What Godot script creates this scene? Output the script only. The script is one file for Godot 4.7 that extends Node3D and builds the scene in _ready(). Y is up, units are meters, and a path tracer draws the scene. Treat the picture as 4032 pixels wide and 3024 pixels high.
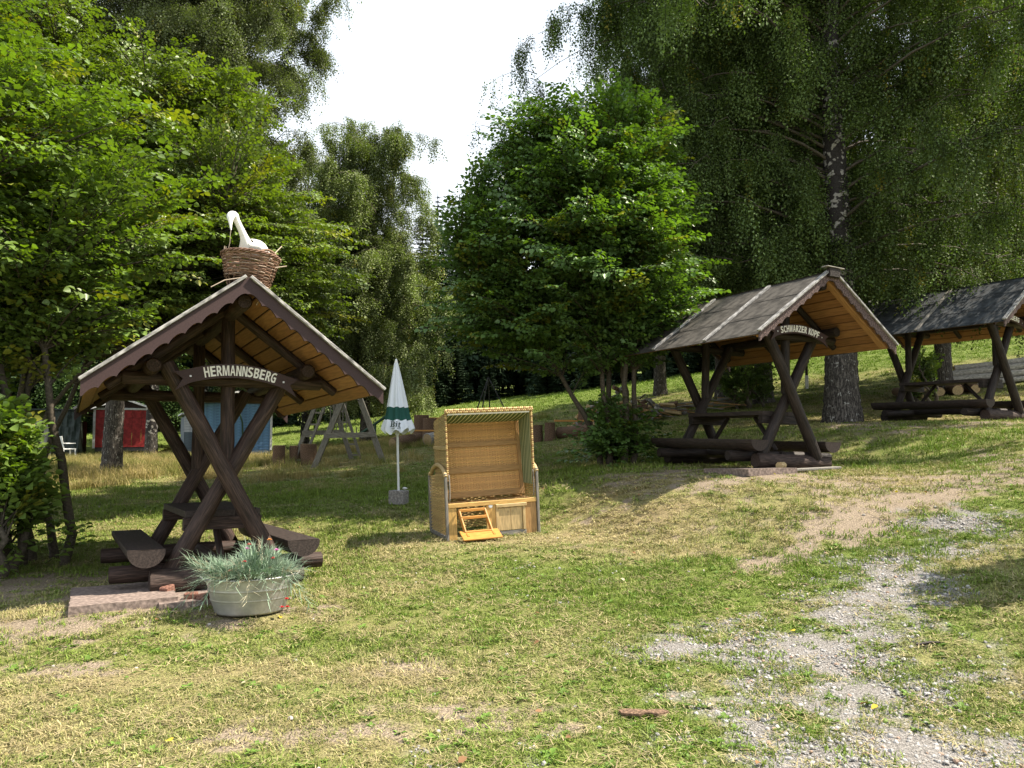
extends Node3D
# A meadow with three roofed picnic tables, a wicker beach chair and a parasol in front of a forest.

var M := {}                 # materials by name
var used := {}              # how often a top-level name was taken
var noise := FastNoiseLite.new()
var noise2 := FastNoiseLite.new()
var rng := RandomNumberGenerator.new()

# ---------------------------------------------------------------- mesh building
class MB:
	var v := PackedVector3Array()
	var n := PackedVector3Array()
	var c := PackedColorArray()
	var u := PackedVector2Array()
	var ix := PackedInt32Array()
	var col := Color.WHITE
	func vert(p: Vector3, nn: Vector3, uv := Vector2.ZERO) -> int:
		v.append(p); n.append(nn); c.append(col); u.append(uv)
		return v.size() - 1
	func face(a: int, b: int, d: int) -> void:
		# front faces run clockwise
		var g := (v[b] - v[a]).cross(v[d] - v[a])
		if g.dot(n[a] + n[b] + n[d]) > 0.0:
			ix.append(a); ix.append(d); ix.append(b)
		else:
			ix.append(a); ix.append(b); ix.append(d)
	func tri(a: Vector3, b: Vector3, d: Vector3, away := Vector3.ZERO) -> void:
		var g := (b - a).cross(d - a).normalized()
		if away != Vector3.ZERO and g.dot(away) < 0.0:
			g = -g
		var i := vert(a, g)
		vert(b, g); vert(d, g)
		face(i, i + 1, i + 2)
	func quad(a: Vector3, b: Vector3, d: Vector3, e: Vector3, away := Vector3.ZERO) -> void:
		var g := (d - a).cross(e - b).normalized()
		if away != Vector3.ZERO and g.dot(away) < 0.0:
			g = -g
		var i := vert(a, g, Vector2(0, 0))
		vert(b, g, Vector2(1, 0)); vert(d, g, Vector2(1, 1)); vert(e, g, Vector2(0, 1))
		face(i, i + 1, i + 2)
		face(i, i + 2, i + 3)
	func box(at: Vector3, size: Vector3, bev := 0.004, b := Basis.IDENTITY) -> void:
		# a chamfered box
		var h := size * 0.5
		bev = minf(bev, minf(h.x, minf(h.y, h.z)) * 0.6)
		var P := func(sx: int, sy: int, sz: int, ax: int) -> Vector3:
			var p := Vector3(sx * h.x, sy * h.y, sz * h.z)
			for k in 3:
				if k != ax:
					p[k] -= signf(p[k]) * bev
			return at + b * p
		for ax in 3:
			for s in [-1, 1]:
				var q := []
				for e in [[-1, -1], [1, -1], [1, 1], [-1, 1]]:
					var t := [0, 0, 0]
					t[ax] = s; t[(ax + 1) % 3] = e[0]; t[(ax + 2) % 3] = e[1]
					q.append(P.call(t[0], t[1], t[2], ax))
				var away := Vector3.ZERO
				away[ax] = s
				quad(q[0], q[1], q[2], q[3], b * away)
		for ax in 3:
			var k1 := (ax + 1) % 3
			var k2 := (ax + 2) % 3
			for s1 in [-1, 1]:
				for s2 in [-1, 1]:
					var t := [0, 0, 0]
					t[k1] = s1; t[k2] = s2
					t[ax] = -1
					var a0: Vector3 = P.call(t[0], t[1], t[2], k1)
					var a1: Vector3 = P.call(t[0], t[1], t[2], k2)
					t[ax] = 1
					var b0: Vector3 = P.call(t[0], t[1], t[2], k1)
					var b1: Vector3 = P.call(t[0], t[1], t[2], k2)
					var away := Vector3.ZERO
					away[k1] = s1; away[k2] = s2
					quad(a0, a1, b1, b0, b * away)
		for sx in [-1, 1]:
			for sy in [-1, 1]:
				for sz in [-1, 1]:
					tri(P.call(sx, sy, sz, 0), P.call(sx, sy, sz, 1), P.call(sx, sy, sz, 2), b * Vector3(sx, sy, sz))
	func tube(pts: Array, rad: Array, sides := 8, cap := true, wob: FastNoiseLite = null, amp := 0.0, twist := 0.0, uvlen := 1.0) -> void:
		var m := pts.size()
		var d: Vector3 = (pts[1] - pts[0]).normalized()
		var x := d.cross(Vector3.UP)
		if x.length() < 0.1:
			x = d.cross(Vector3.RIGHT)
		x = x.normalized()
		var first := v.size()
		var run := 0.0
		for i in m:
			if i > 0:
				run += (pts[i] - pts[i - 1]).length()
			var t: Vector3 = (pts[mini(i + 1, m - 1)] - pts[maxi(i - 1, 0)]).normalized()
			x = (x - t * x.dot(t)).normalized()
			var y := t.cross(x)
			for k in sides + 1:
				var a := TAU * k / sides + twist * i
				var o := x * cos(a) + y * sin(a)
				var r: float = rad[i]
				if wob and k < sides:
					r += amp * wob.get_noise_3dv((pts[i] + o * r) * 10.0)
				elif wob:
					r = (v[first + i * (sides + 1)] - pts[i]).length()
				vert(pts[i] + o * r, o, Vector2(float(k) / sides, run / uvlen))
		for i in m - 1:
			for k in sides:
				var a := first + i * (sides + 1) + k
				face(a, a + 1, a + sides + 2)
				face(a, a + sides + 2, a + sides + 1)
		if cap:
			for e in [0, m - 1]:
				var t: Vector3 = (pts[1] - pts[0]).normalized() * -1.0 if e == 0 else (pts[m - 1] - pts[m - 2]).normalized()
				var ce := vert(pts[e], t)
				var at := v.size()
				for k in sides:
					vert(v[first + e * (sides + 1) + k], t)
				for k in sides:
					face(ce, at + k, at + (k + 1) % sides)
	func lathe(prof: Array, sides := 24, at := Vector3.ZERO, sx := 1.0, sz := 1.0) -> void:
		# prof: Vector2(radius, height)
		var first := v.size()
		for i in prof.size():
			var t: Vector2 = prof[mini(i + 1, prof.size() - 1)] - prof[maxi(i - 1, 0)]
			var nn := Vector2(t.y, -t.x).normalized()
			for k in sides + 1:
				var a := TAU * k / sides
				vert(at + Vector3(cos(a) * prof[i].x * sx, prof[i].y, sin(a) * prof[i].x * sz), Vector3(cos(a) * nn.x / sx, nn.y, sin(a) * nn.x / sz).normalized(), Vector2(float(k) / sides, float(i)))
		for i in prof.size() - 1:
			for k in sides:
				var a := first + i * (sides + 1) + k
				face(a, a + 1, a + sides + 2)
				face(a, a + sides + 2, a + sides + 1)
	func plate(poly: PackedVector2Array, z0: float, z1: float) -> void:
		# a flat outline in x and y with thickness along z
		var t := Geometry2D.triangulate_polygon(poly)
		for side in 2:
			var zz := z1 if side else z0
			var nn := Vector3(0, 0, 1 if side else -1)
			var at := v.size()
			for p in poly:
				vert(Vector3(p.x, p.y, zz), nn, p)
			for i in range(0, t.size(), 3):
				face(at + t[i], at + t[i + 1], at + t[i + 2])
		var ccw := not Geometry2D.is_polygon_clockwise(poly)
		for i in poly.size():
			var a := poly[i]
			var b := poly[(i + 1) % poly.size()]
			var e := b - a
			var o := Vector3(e.y, -e.x, 0) * (1.0 if ccw else -1.0)
			quad(Vector3(a.x, a.y, z0), Vector3(b.x, b.y, z0), Vector3(b.x, b.y, z1), Vector3(a.x, a.y, z1), o)
	func done() -> ArrayMesh:
		var A := []
		A.resize(Mesh.ARRAY_MAX)
		A[Mesh.ARRAY_VERTEX] = v
		A[Mesh.ARRAY_NORMAL] = n
		A[Mesh.ARRAY_COLOR] = c
		A[Mesh.ARRAY_TEX_UV] = u
		A[Mesh.ARRAY_INDEX] = ix
		var m := ArrayMesh.new()
		m.add_surface_from_arrays(Mesh.PRIMITIVE_TRIANGLES, A)
		return m

# ---------------------------------------------------------------- nodes
func numbered(called: String) -> String:
	var k: int = used.get(called, 0)
	used[called] = k + 1
	return called if k == 0 else "%s_%03d" % [called, k]

func tag(o: Node3D, label: String, category: String, group := "") -> Node3D:
	o.set_meta("label", label)
	o.set_meta("category", category)
	if group != "":
		o.set_meta("group", group)
	return o

func thing(called: String, label: String, category: String, xf := Transform3D.IDENTITY, group := "") -> Node3D:
	var o := Node3D.new()
	o.name = numbered(called)
	add_child(o)
	o.transform = xf
	tag(o, label, category, group)
	return o

func part(parent: Node3D, called: String, mesh: Mesh, mat: Material, xf := Transform3D.IDENTITY) -> MeshInstance3D:
	var o := MeshInstance3D.new()
	o.name = called
	o.mesh = mesh
	o.material_override = mat
	o.transform = xf
	parent.add_child(o, true)
	return o

func single(called: String, mesh: Mesh, mat: Material, xf: Transform3D, label: String, category: String, group := "") -> MeshInstance3D:
	var o := MeshInstance3D.new()
	o.name = numbered(called)
	o.mesh = mesh
	o.material_override = mat
	o.transform = xf
	add_child(o)
	tag(o, label, category, group)
	return o

func many(parent: Node3D, called: String, mesh: Mesh, mat: Material, xfs: Array, cols: PackedColorArray) -> MultiMeshInstance3D:
	var mm := MultiMesh.new()
	mm.transform_format = MultiMesh.TRANSFORM_3D
	mm.use_colors = true
	mm.mesh = mesh
	mm.instance_count = xfs.size()
	var buf := PackedFloat32Array()
	buf.resize(xfs.size() * 16)
	for i in xfs.size():
		var t: Transform3D = xfs[i]
		var k := i * 16
		var b := t.basis
		buf[k] = b.x.x; buf[k + 1] = b.y.x; buf[k + 2] = b.z.x; buf[k + 3] = t.origin.x
		buf[k + 4] = b.x.y; buf[k + 5] = b.y.y; buf[k + 6] = b.z.y; buf[k + 7] = t.origin.y
		buf[k + 8] = b.x.z; buf[k + 9] = b.y.z; buf[k + 10] = b.z.z; buf[k + 11] = t.origin.z
		var c := cols[i]
		buf[k + 12] = c.r; buf[k + 13] = c.g; buf[k + 14] = c.b; buf[k + 15] = 1.0
	mm.buffer = buf
	var o := MultiMeshInstance3D.new()
	o.name = called
	o.multimesh = mm
	o.material_override = mat
	parent.add_child(o, true)
	o.set_meta("kind", "stuff")
	return o

func aim(a: Vector3, b: Vector3, up := Vector3.UP) -> Transform3D:
	# local z runs from a to b
	var z := (b - a).normalized()
	var x := up.cross(z)
	if x.length() < 0.05:
		x = Vector3.RIGHT.cross(z)
	x = x.normalized()
	return Transform3D(Basis(x, z.cross(x), z), a)

func log_mesh(length: float, r0: float, r1: float, seedv: float, sides := 14) -> ArrayMesh:
	var mb := MB.new()
	var k := maxi(4, int(length / 0.12))
	var p := []
	var r := []
	for i in k + 1:
		var t := float(i) / k
		p.append(Vector3(noise.get_noise_2d(t * 9.0 * length, seedv * 37.0) * r0 * 0.16, noise.get_noise_2d(t * 9.0 * length, seedv * 91.0 + 50.0) * r0 * 0.16, t * length))
		r.append(lerpf(r0, r1, t) * (1.0 + 0.05 * noise.get_noise_2d(t * 30.0 * length, seedv * 11.0)))
	# a slightly rounded end
	p.insert(0, p[0] + Vector3(0, 0, 0)); r.insert(0, r[0] - 0.012)
	p[1] = p[1] + Vector3(0, 0, 0.008)
	p.append(p[p.size() - 1]); r.append(r[r.size() - 1] - 0.012)
	p[p.size() - 2] = p[p.size() - 2] - Vector3(0, 0, 0.008)
	mb.tube(p, r, sides, true, noise2, r0 * 0.05)
	return mb.done()

func timber(parent: Node3D, called: String, a: Vector3, b: Vector3, r0: float, mat: Material, r1 := -1.0) -> MeshInstance3D:
	rng.seed = hash(called) + int(absf(a.x * 100.0 + a.y * 17.0 + a.z * 31.0))
	return part(parent, called, log_mesh((b - a).length(), r0, r0 if r1 < 0.0 else r1, rng.randf() * 10.0), mat, aim(a, b))

func board(parent: Node3D, called: String, a: Vector3, b: Vector3, w: float, h: float, mat: Material, up := Vector3.UP, bev := 0.004) -> MeshInstance3D:
	var mb := MB.new()
	var l := (b - a).length()
	mb.box(Vector3(0, 0, l * 0.5), Vector3(w, h, l), bev)
	return part(parent, called, mb.done(), mat, aim(a, b, up))

func half_log_mesh(length: float, r: float, depth: float) -> ArrayMesh:
	# flat side up at y = 0, ends sawn
	var mb := MB.new()
	var k := 12
	var prof := [Vector2(r * 0.97, 0.0)]
	for i in k + 1:
		var a := -PI * i / k
		prof.append(Vector2(cos(a) * r, sin(a) * depth - 0.012))
	prof.append(Vector2(-r * 0.97, 0.0))
	var seg := maxi(3, int(length / 0.2))
	for i in seg:
		for j in prof.size():
			var p: Vector2 = prof[j]
			var q: Vector2 = prof[(j + 1) % prof.size()]
			var z0 := length * i / seg
			var z1 := length * (i + 1) / seg
			var m := (p + q) * 0.5
			var away := Vector3(0, 1, 0) if j == prof.size() - 1 else Vector3(m.x, m.y, 0)
			mb.quad(Vector3(p.x, p.y, z0), Vector3(q.x, q.y, z0), Vector3(q.x, q.y, z1), Vector3(p.x, p.y, z1), away)
	for z in [0.0, length]:
		for j in prof.size() - 1:
			mb.tri(Vector3(0, -0.005, z), Vector3(prof[j].x, prof[j].y, z), Vector3(prof[j + 1].x, prof[j + 1].y, z), Vector3(0, 0, -1 if z == 0.0 else 1))
	return mb.done()

# ---------------------------------------------------------------- materials
func lin(r: float, g: float, b: float) -> Color:
	return Color(r, g, b).linear_to_srgb()

func noise_tex(freq: float, oct: int, lo: float, hi: float, size := 256, seedv := 1, kind := FastNoiseLite.TYPE_SIMPLEX_SMOOTH) -> NoiseTexture2D:
	var f := FastNoiseLite.new()
	f.seed = seedv
	f.noise_type = kind
	f.frequency = freq
	f.fractal_octaves = oct
	var g := Gradient.new()
	g.set_color(0, Color(lo, lo, lo))
	g.set_color(1, Color(hi, hi, hi))
	var t := NoiseTexture2D.new()
	t.width = size
	t.height = size
	t.seamless = true
	t.noise = f
	t.color_ramp = g
	return t

func mat(called: String, color: Color, rough := 0.8, spec := 0.4) -> StandardMaterial3D:
	var m := StandardMaterial3D.new()
	m.resource_name = called
	m.albedo_color = color
	m.roughness = rough
	m.metallic_specular = spec
	M[called] = m
	return m

func grained(called: String, color: Color, tex: Texture2D, scale: Vector3, rough := 0.8, bump := 0.0, world := false, bumptex: Texture2D = null) -> StandardMaterial3D:
	var m := mat(called, color, rough, 0.35)
	m.albedo_texture = tex
	m.uv1_triplanar = true
	m.uv1_world_triplanar = world
	m.uv1_scale = scale
	if bump > 0.0:
		m.heightmap_enabled = true
		m.heightmap_texture = bumptex if bumptex else tex
		m.heightmap_scale = bump
	return m

func bark_image(white: bool) -> ImageTexture:
	# birch bark: pale, with dark cross marks and black rough plates; or plain grey furrows
	var f := FastNoiseLite.new()
	f.seed = 5
	f.frequency = 1.0
	f.fractal_octaves = 3
	var w := 256
	var h := 512
	var data := PackedByteArray()
	data.resize(w * h * 3)
	for y in h:
		for x in w:
			var a := TAU * x / w
			var p := Vector3(cos(a), sin(a), 0.0)
			var v: float
			var c: Color
			if white:
				var mark := f.get_noise_3d(p.x * 1.3, p.y * 1.3, y * 0.11)
				var plate := f.get_noise_3d(p.x * 1.1 + 20.0, p.y * 1.1, y * 0.017)
				var fine := f.get_noise_3d(p.x * 8.0, p.y * 8.0, y * 0.09 + 40.0)
				c = Color(0.70, 0.68, 0.65).darkened(0.2 * absf(fine) + 0.1)
				if mark > 0.33:
					c = c.lerp(Color(0.22, 0.20, 0.19), clampf((mark - 0.33) * 9.0, 0.0, 0.9))
				if plate > -0.28:
					c = c.lerp(Color(0.17, 0.155, 0.15).lightened(0.1 * fine), clampf((plate + 0.28) * 8.0, 0.0, 0.95))
			else:
				v = 1.0 - absf(f.get_noise_3d(p.x * 5.0, p.y * 5.0, y * 0.011)) * 2.3
				var fine2 := f.get_noise_3d(p.x * 12.0, p.y * 12.0, y * 0.06)
				v = clampf(v * 0.6 + 0.5 * fine2 + 0.1, 0.0, 1.0)
				c = Color(0.40, 0.38, 0.36).lerp(Color(0.13, 0.12, 0.115), v)
				if f.get_noise_3d(p.x * 1.7 + 9.0, p.y * 1.7, y * 0.03) > 0.34 and v < 0.35:
					c = Color(0.58, 0.57, 0.55)
			var k := (y * w + x) * 3
			data[k] = int(clampf(c.r, 0, 1) * 255.0)
			data[k + 1] = int(clampf(c.g, 0, 1) * 255.0)
			data[k + 2] = int(clampf(c.b, 0, 1) * 255.0)
	return ImageTexture.create_from_image(Image.create_from_data(w, h, false, Image.FORMAT_RGB8, data))

func leafy(called: String, back: Color, rough := 0.5, spec := 0.5) -> StandardMaterial3D:
	var m := mat(called, Color.WHITE, rough, spec)
	m.vertex_color_use_as_albedo = true
	m.backlight_enabled = true
	m.backlight = back
	m.cull_mode = BaseMaterial3D.CULL_DISABLED
	return m

func materials() -> void:
	var grain_mid := noise_tex(0.035, 5, 0.66, 1.05, 256, 3)
	var grain := noise_tex(0.035, 5, 0.38, 1.1, 256, 3)
	var grain_soft := noise_tex(0.03, 4, 0.78, 1.0, 256, 8)
	var speck := noise_tex(0.25, 3, 0.72, 1.0, 256, 4)
	var blotch := noise_tex(0.012, 5, 0.7, 1.0, 256, 6)
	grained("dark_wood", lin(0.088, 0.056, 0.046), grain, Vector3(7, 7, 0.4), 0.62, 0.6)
	grained("dark_wood_old", lin(0.105, 0.072, 0.060), grain, Vector3(6, 6, 0.6), 0.75, 0.4)
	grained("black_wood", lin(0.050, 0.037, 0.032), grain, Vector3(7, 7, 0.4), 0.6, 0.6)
	grained("bench_wood", lin(0.056, 0.042, 0.037), grain_mid, Vector3(4, 4, 0.6), 0.65, 0.12)
	for k in 3:
		grained("roof_plank_%d" % k, lin([0.35, 0.39, 0.31][k], [0.175, 0.20, 0.152][k], [0.074, 0.086, 0.064][k]), grain_soft, Vector3(5, 5, 0.4), 0.6, 0.12)
	grained("light_lath", lin(0.44, 0.24, 0.10), grain_soft, Vector3(6, 6, 0.6), 0.6, 0.12)
	grained("barge_paint", lin(0.062, 0.036, 0.036), grain_soft, Vector3(9, 9, 9), 0.55, 0.1)
	grained("barge_worn", lin(0.20, 0.135, 0.125), noise_tex(0.03, 5, 0.35, 1.1, 256, 12), Vector3(5, 5, 0.9), 0.7, 0.25)
	grained("white_worn", lin(0.62, 0.60, 0.58), noise_tex(0.02, 5, 0.35, 1.05, 256, 17), Vector3(4, 4, 1.2), 0.7, 0.2)
	grained("felt_grey", lin(0.135, 0.122, 0.108), speck, Vector3(2.5, 2.5, 2.5), 0.9, 0.25)
	grained("felt_blue", lin(0.088, 0.098, 0.108), speck, Vector3(2.5, 2.5, 2.5), 0.9, 0.25)
	var crack := noise_tex(0.022, 3, 0.18, 1.0, 256, 71)
	crack.noise.fractal_type = FastNoiseLite.FRACTAL_RIDGED
	var cg := Gradient.new()
	cg.offsets = PackedFloat32Array([0.0, 0.80, 0.90, 1.0])
	cg.colors = PackedColorArray([Color(1, 1, 1), Color(1, 1, 1), Color(0.35, 0.33, 0.32), Color(0.25, 0.24, 0.23)])
	crack.color_ramp = cg
	for k in ["dark_wood", "dark_wood_old", "black_wood", "bench_wood"]:
		M[k].detail_enabled = true
		M[k].detail_blend_mode = BaseMaterial3D.BLEND_MODE_MUL
		M[k].detail_albedo = crack
	var stain := noise_tex(0.006, 5, 0.55, 1.15, 256, 72)
	for k in ["felt_grey", "felt_blue"]:
		M[k].detail_enabled = true
		M[k].detail_blend_mode = BaseMaterial3D.BLEND_MODE_MUL
		M[k].detail_albedo = stain
	mat("letter_white", lin(0.78, 0.77, 0.74), 0.5)
	mat("nail", lin(0.5, 0.5, 0.5), 0.4).metallic = 0.8
	grained("honey_wood", lin(0.68, 0.43, 0.15), grain_soft, Vector3(6, 6, 0.8), 0.45, 0.08)
	grained("pale_wood", lin(0.60, 0.44, 0.22), grain_soft, Vector3(5, 5, 0.8), 0.5, 0.1)
	grained("orange_wood", lin(0.62, 0.30, 0.075), grain_soft, Vector3(6, 6, 0.8), 0.4, 0.08)
	grained("brown_wood", lin(0.46, 0.27, 0.11), grain_soft, Vector3(6, 6, 0.8), 0.5, 0.1)
	grained("grey_wood", lin(0.30, 0.28, 0.25), grain_mid, Vector3(6, 6, 0.6), 0.85, 0.3)
	grained("frame_grey", lin(0.27, 0.25, 0.21), grain_mid, Vector3(6, 6, 0.6), 0.85, 0.3)
	var wk := mat("wicker", Color.WHITE, 0.5, 0.4)
	wk.vertex_color_use_as_albedo = true
	mat("braid", Color.WHITE, 0.4, 0.5).vertex_color_use_as_albedo = true
	# striped cloth lining of the beach chair
	var im := Image.create(64, 8, false, Image.FORMAT_RGB8)
	for x in 64:
		for y in 8:
			var s := x % 16
			var c := Color(0.36, 0.42, 0.27)
			if s < 4: c = Color(0.86, 0.86, 0.74)
			elif s == 8: c = Color(0.60, 0.63, 0.48)
			im.set_pixel(x, y, c)
	var st := mat("stripes", Color.WHITE, 0.85, 0.2)
	st.albedo_texture = ImageTexture.create_from_image(im)
	st.uv1_scale = Vector3(5, 1, 1)
	grained("concrete", lin(0.40, 0.37, 0.35), noise_tex(0.05, 5, 0.6, 1.0, 256, 21), Vector3(1.6, 1.6, 1.6), 0.9, 0.4)
	grained("concrete_red", lin(0.36, 0.28, 0.245), noise_tex(0.05, 5, 0.55, 1.0, 256, 22), Vector3(1.6, 1.6, 1.6), 0.92, 0.5)
	grained("brick", lin(0.30, 0.15, 0.11), noise_tex(0.06, 4, 0.55, 1.0, 128, 23), Vector3(5, 5, 5), 0.9, 0.4)
	grained("zinc", lin(0.57, 0.57, 0.56), blotch, Vector3(2.2, 2.2, 2.2), 0.42, 0.03).metallic = 0.55
	mat("canvas_white", lin(0.74, 0.78, 0.84), 0.8, 0.3).backlight_enabled = true
	M.canvas_white.backlight = Color(0.3, 0.3, 0.3)
	mat("canvas_green", lin(0.022, 0.085, 0.068), 0.8, 0.3)
	mat("white_metal", lin(0.72, 0.74, 0.74), 0.35, 0.5)
	mat("white_plastic", lin(0.8, 0.8, 0.78), 0.4, 0.5)
	mat("ink", lin(0.03, 0.05, 0.05), 0.7)
	mat("orange_ink", lin(0.6, 0.16, 0.05), 0.7)
	mat("black_metal", lin(0.02, 0.02, 0.021), 0.5, 0.5)
	mat("green_metal", lin(0.012, 0.045, 0.022), 0.45, 0.5)
	var bird := grained("stork_paint", lin(0.82, 0.81, 0.77), noise_tex(0.05, 3, 0.93, 1.0, 128, 31), Vector3(9, 9, 9), 0.45, 0.25, false, noise_tex(0.06, 3, 0.2, 1.0, 128, 32))
	bird.metallic_specular = 0.5
	var tw := mat("twig", Color.WHITE, 0.75, 0.3)
	tw.vertex_color_use_as_albedo = true
	grained("red_paint", lin(0.36, 0.035, 0.035), noise_tex(0.02, 5, 0.7, 1.0, 256, 41), Vector3(0.8, 0.8, 0.8), 0.6, 0.05)
	grained("blue_paint", lin(0.17, 0.33, 0.56), noise_tex(0.02, 5, 0.7, 1.0, 256, 42), Vector3(1, 1, 1), 0.6, 0.05)
	grained("white_paint", lin(0.76, 0.76, 0.76), noise_tex(0.02, 5, 0.8, 1.0, 256, 43), Vector3(1, 1, 1), 0.6, 0.0)
	grained("grey_paint", lin(0.20, 0.24, 0.26), noise_tex(0.02, 5, 0.8, 1.0, 256, 44), Vector3(1, 1, 1), 0.6, 0.0)
	grained("beige_paint", lin(0.42, 0.40, 0.34), noise_tex(0.02, 5, 0.75, 1.0, 256, 45), Vector3(1, 1, 1), 0.7, 0.0)
	grained("tarp_green", lin(0.035, 0.05, 0.04), noise_tex(0.02, 5, 0.6, 1.0, 256, 46), Vector3(1, 1, 1), 0.55, 0.0)
	mat("tyre", lin(0.015, 0.015, 0.016), 0.8)
	# bark and wood of trees
	var bw := mat("birch_bark", Color.WHITE, 0.75, 0.3)
	bw.albedo_texture = bark_image(true)
	bw.vertex_color_use_as_albedo = true
	bw.uv1_scale = Vector3(1, 1, 1)
	bw.heightmap_enabled = true
	bw.heightmap_texture = bw.albedo_texture
	bw.heightmap_scale = 1.0
	var ob := mat("old_bark", Color.WHITE, 0.9, 0.2)
	ob.albedo_texture = bark_image(false)
	ob.vertex_color_use_as_albedo = true
	ob.heightmap_enabled = true
	ob.heightmap_texture = ob.albedo_texture
	ob.heightmap_scale = 1.4
	var hb := grained("hazel_bark", lin(0.15, 0.125, 0.095), noise_tex(0.05, 4, 0.5, 1.0, 128, 51), Vector3(5, 5, 5), 0.8, 0.3)
	hb.vertex_color_use_as_albedo = true
	grained("log_bark", lin(0.30, 0.19, 0.125), noise_tex(0.05, 5, 0.4, 1.0, 256, 52), Vector3(3, 3, 3), 0.95, 0.8)
	grained("cut_wood", lin(0.55, 0.40, 0.22), noise_tex(0.04, 4, 0.7, 1.0, 128, 53), Vector3(5, 5, 5), 0.85, 0.1)
	grained("pale_log", lin(0.50, 0.47, 0.42), noise_tex(0.03, 5, 0.55, 1.0, 256, 54), Vector3(3, 3, 1.2), 0.9, 0.4)
	leafy("hazel_leaf", Color(0.80, 0.86, 0.26), 0.42, 0.5)
	leafy("birch_leaf", Color(0.62, 0.70, 0.28), 0.65, 0.28)
	leafy("dark_leaf", Color(0.30, 0.38, 0.15), 0.85, 0.15)
	leafy("needle", Color(0.1, 0.12, 0.06), 0.85, 0.15)
	leafy("grass_blade", Color(0.5, 0.6, 0.25), 0.6, 0.3)
	leafy("dianthus", Color(0.35, 0.45, 0.35), 0.6, 0.3)
	var gd := mat("ground", Color.WHITE, 0.95, 0.2)
	gd.vertex_color_use_as_albedo = true
	gd.albedo_texture = noise_tex(0.09, 5, 0.55, 1.12, 512, 61)
	gd.uv1_triplanar = true
	gd.uv1_world_triplanar = true
	gd.uv1_scale = Vector3(0.9, 0.9, 0.9)
	gd.heightmap_enabled = true
	gd.heightmap_texture = noise_tex(0.16, 4, 0.0, 1.0, 512, 62)
	gd.heightmap_scale = 1.2
	var sm := mat("stone", Color.WHITE, 0.9, 0.3)
	sm.vertex_color_use_as_albedo = true

# ---------------------------------------------------------------- terrain
const TS := 0.1
const TX := [-0.307, -0.24, 0.346, 0.39, 0.876, 0.94, -0.022, -0.176, 0.0, 0.0, -0.5, 0.3, 0.26, 0.55, 0.65, 0.63, -0.46, -0.25, -1.02, -1.5, -1.8, -0.85, -1.25, -0.32, -0.4, 0.51, 2.0, 3.0, 0.3, 1.3, -2.8, -0.8, 0.175, -2.0, 2.0, -1.0, 1.0, 0.0, -0.4, 2.0, -3.0, 0.0, 0.9, 0.2, 0.24, 0.07, 0.12]
const TD := [0.783, 0.64, 1.168, 1.0, 1.54, 1.35, 0.942, 1.17, 0.4, 0.0, 0.5, 0.4, 0.65, 0.7, 1.0, 1.45, 2.0, 2.2, 1.97, 2.9, 3.6, 2.9, 2.7, 2.5, 4.5, 4.5, 4.0, 4.0, 2.2, 2.2, 4.0, 0.9, 1.3, 1.0, 0.5, 0.0, 0.0, -0.8, 6.0, 6.0, 6.0, 3.5, 3.0, 0.98, 1.12, 0.97, 1.12]
const TW := [0.15556, 0.11941, 0.17052, -3.02635, -0.45044, -0.61396, -0.75669, 0.39542, 0.28966, 0.25736, 0.01331, -1.25478, 0.00245, 0.79641, 1.29499, 0.92346, -0.15589, -0.71703, 0.14498, 0.304, -0.62432, -1.00591, 0.5385, 0.74465, 0.17399, -0.16161, 0.00395, 0.11835, -0.0224, -0.13806, 0.3308, 0.13078, -0.05993, -0.09551, -0.04293, 0.06985, 0.0607, 0.00196, 0.02585, -0.04878, -0.05816, 0.18526, 0.23781, 1.69873, 2.32761, -0.88885, -1.39475, -1.32747, 0.86492, 0.65878]
const HX0 := -50.0
const HD0 := -12.0
const HS := 0.4
const HNX := 290
const HND := 260
var hgrid := PackedFloat32Array()
var pads := []          # Transform3D of things that stand on a levelled patch, and its half size

func tps(x: float, d: float) -> float:
	x *= TS
	d *= TS
	var s: float = TW[47] + TW[48] * x + TW[49] * d
	for i in 47:
		var ax: float = x - TX[i]
		var ad: float = d - TD[i]
		var r := ax * ax + ad * ad
		if r > 1e-9:
			s += TW[i] * 0.5 * r * log(r)
	return s

func make_heights() -> void:
	hgrid.resize(HNX * HND)
	for j in HND:
		for i in HNX:
			hgrid[j * HNX + i] = tps(HX0 + i * HS, HD0 + j * HS)

func hgt(x: float, z: float) -> float:
	var fx := clampf((x - HX0) / HS, 0.0, HNX - 1.01)
	var fd := clampf((-z - HD0) / HS, 0.0, HND - 1.01)
	var i := int(fx)
	var j := int(fd)
	fx -= i
	fd -= j
	var k := j * HNX + i
	var y := lerpf(lerpf(hgrid[k], hgrid[k + 1], fx), lerpf(hgrid[k + HNX], hgrid[k + HNX + 1], fx), fd)
	for p in pads:
		var o: Vector3 = p[0].origin
		if absf(x - o.x) < p[4] and absf(z - o.z) < p[4]:
			var b: Basis = p[0].basis
			# the pad's plane, and the point in its own axes
			var nn := b.y
			var py: float = o.y - (nn.x * (x - o.x) + nn.z * (z - o.z)) / nn.y + p[3]
			var q := Vector3(x - o.x, 0, z - o.z)
			var lx: float = absf(q.dot(Vector3(b.x.x, 0, b.x.z).normalized())) - p[1]
			var lz: float = absf(q.dot(Vector3(b.z.x, 0, b.z.z).normalized())) - p[2]
			var w := 1.0 - smoothstep(0.0, p[5], maxf(maxf(lx, lz), Vector2(maxf(lx, 0.0), maxf(lz, 0.0)).length()))
			y = lerpf(y, py, w)
	return y

func on(x: float, d: float, up := 0.0) -> Vector3:
	return Vector3(x, hgt(x, -d) + up, -d)

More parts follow.
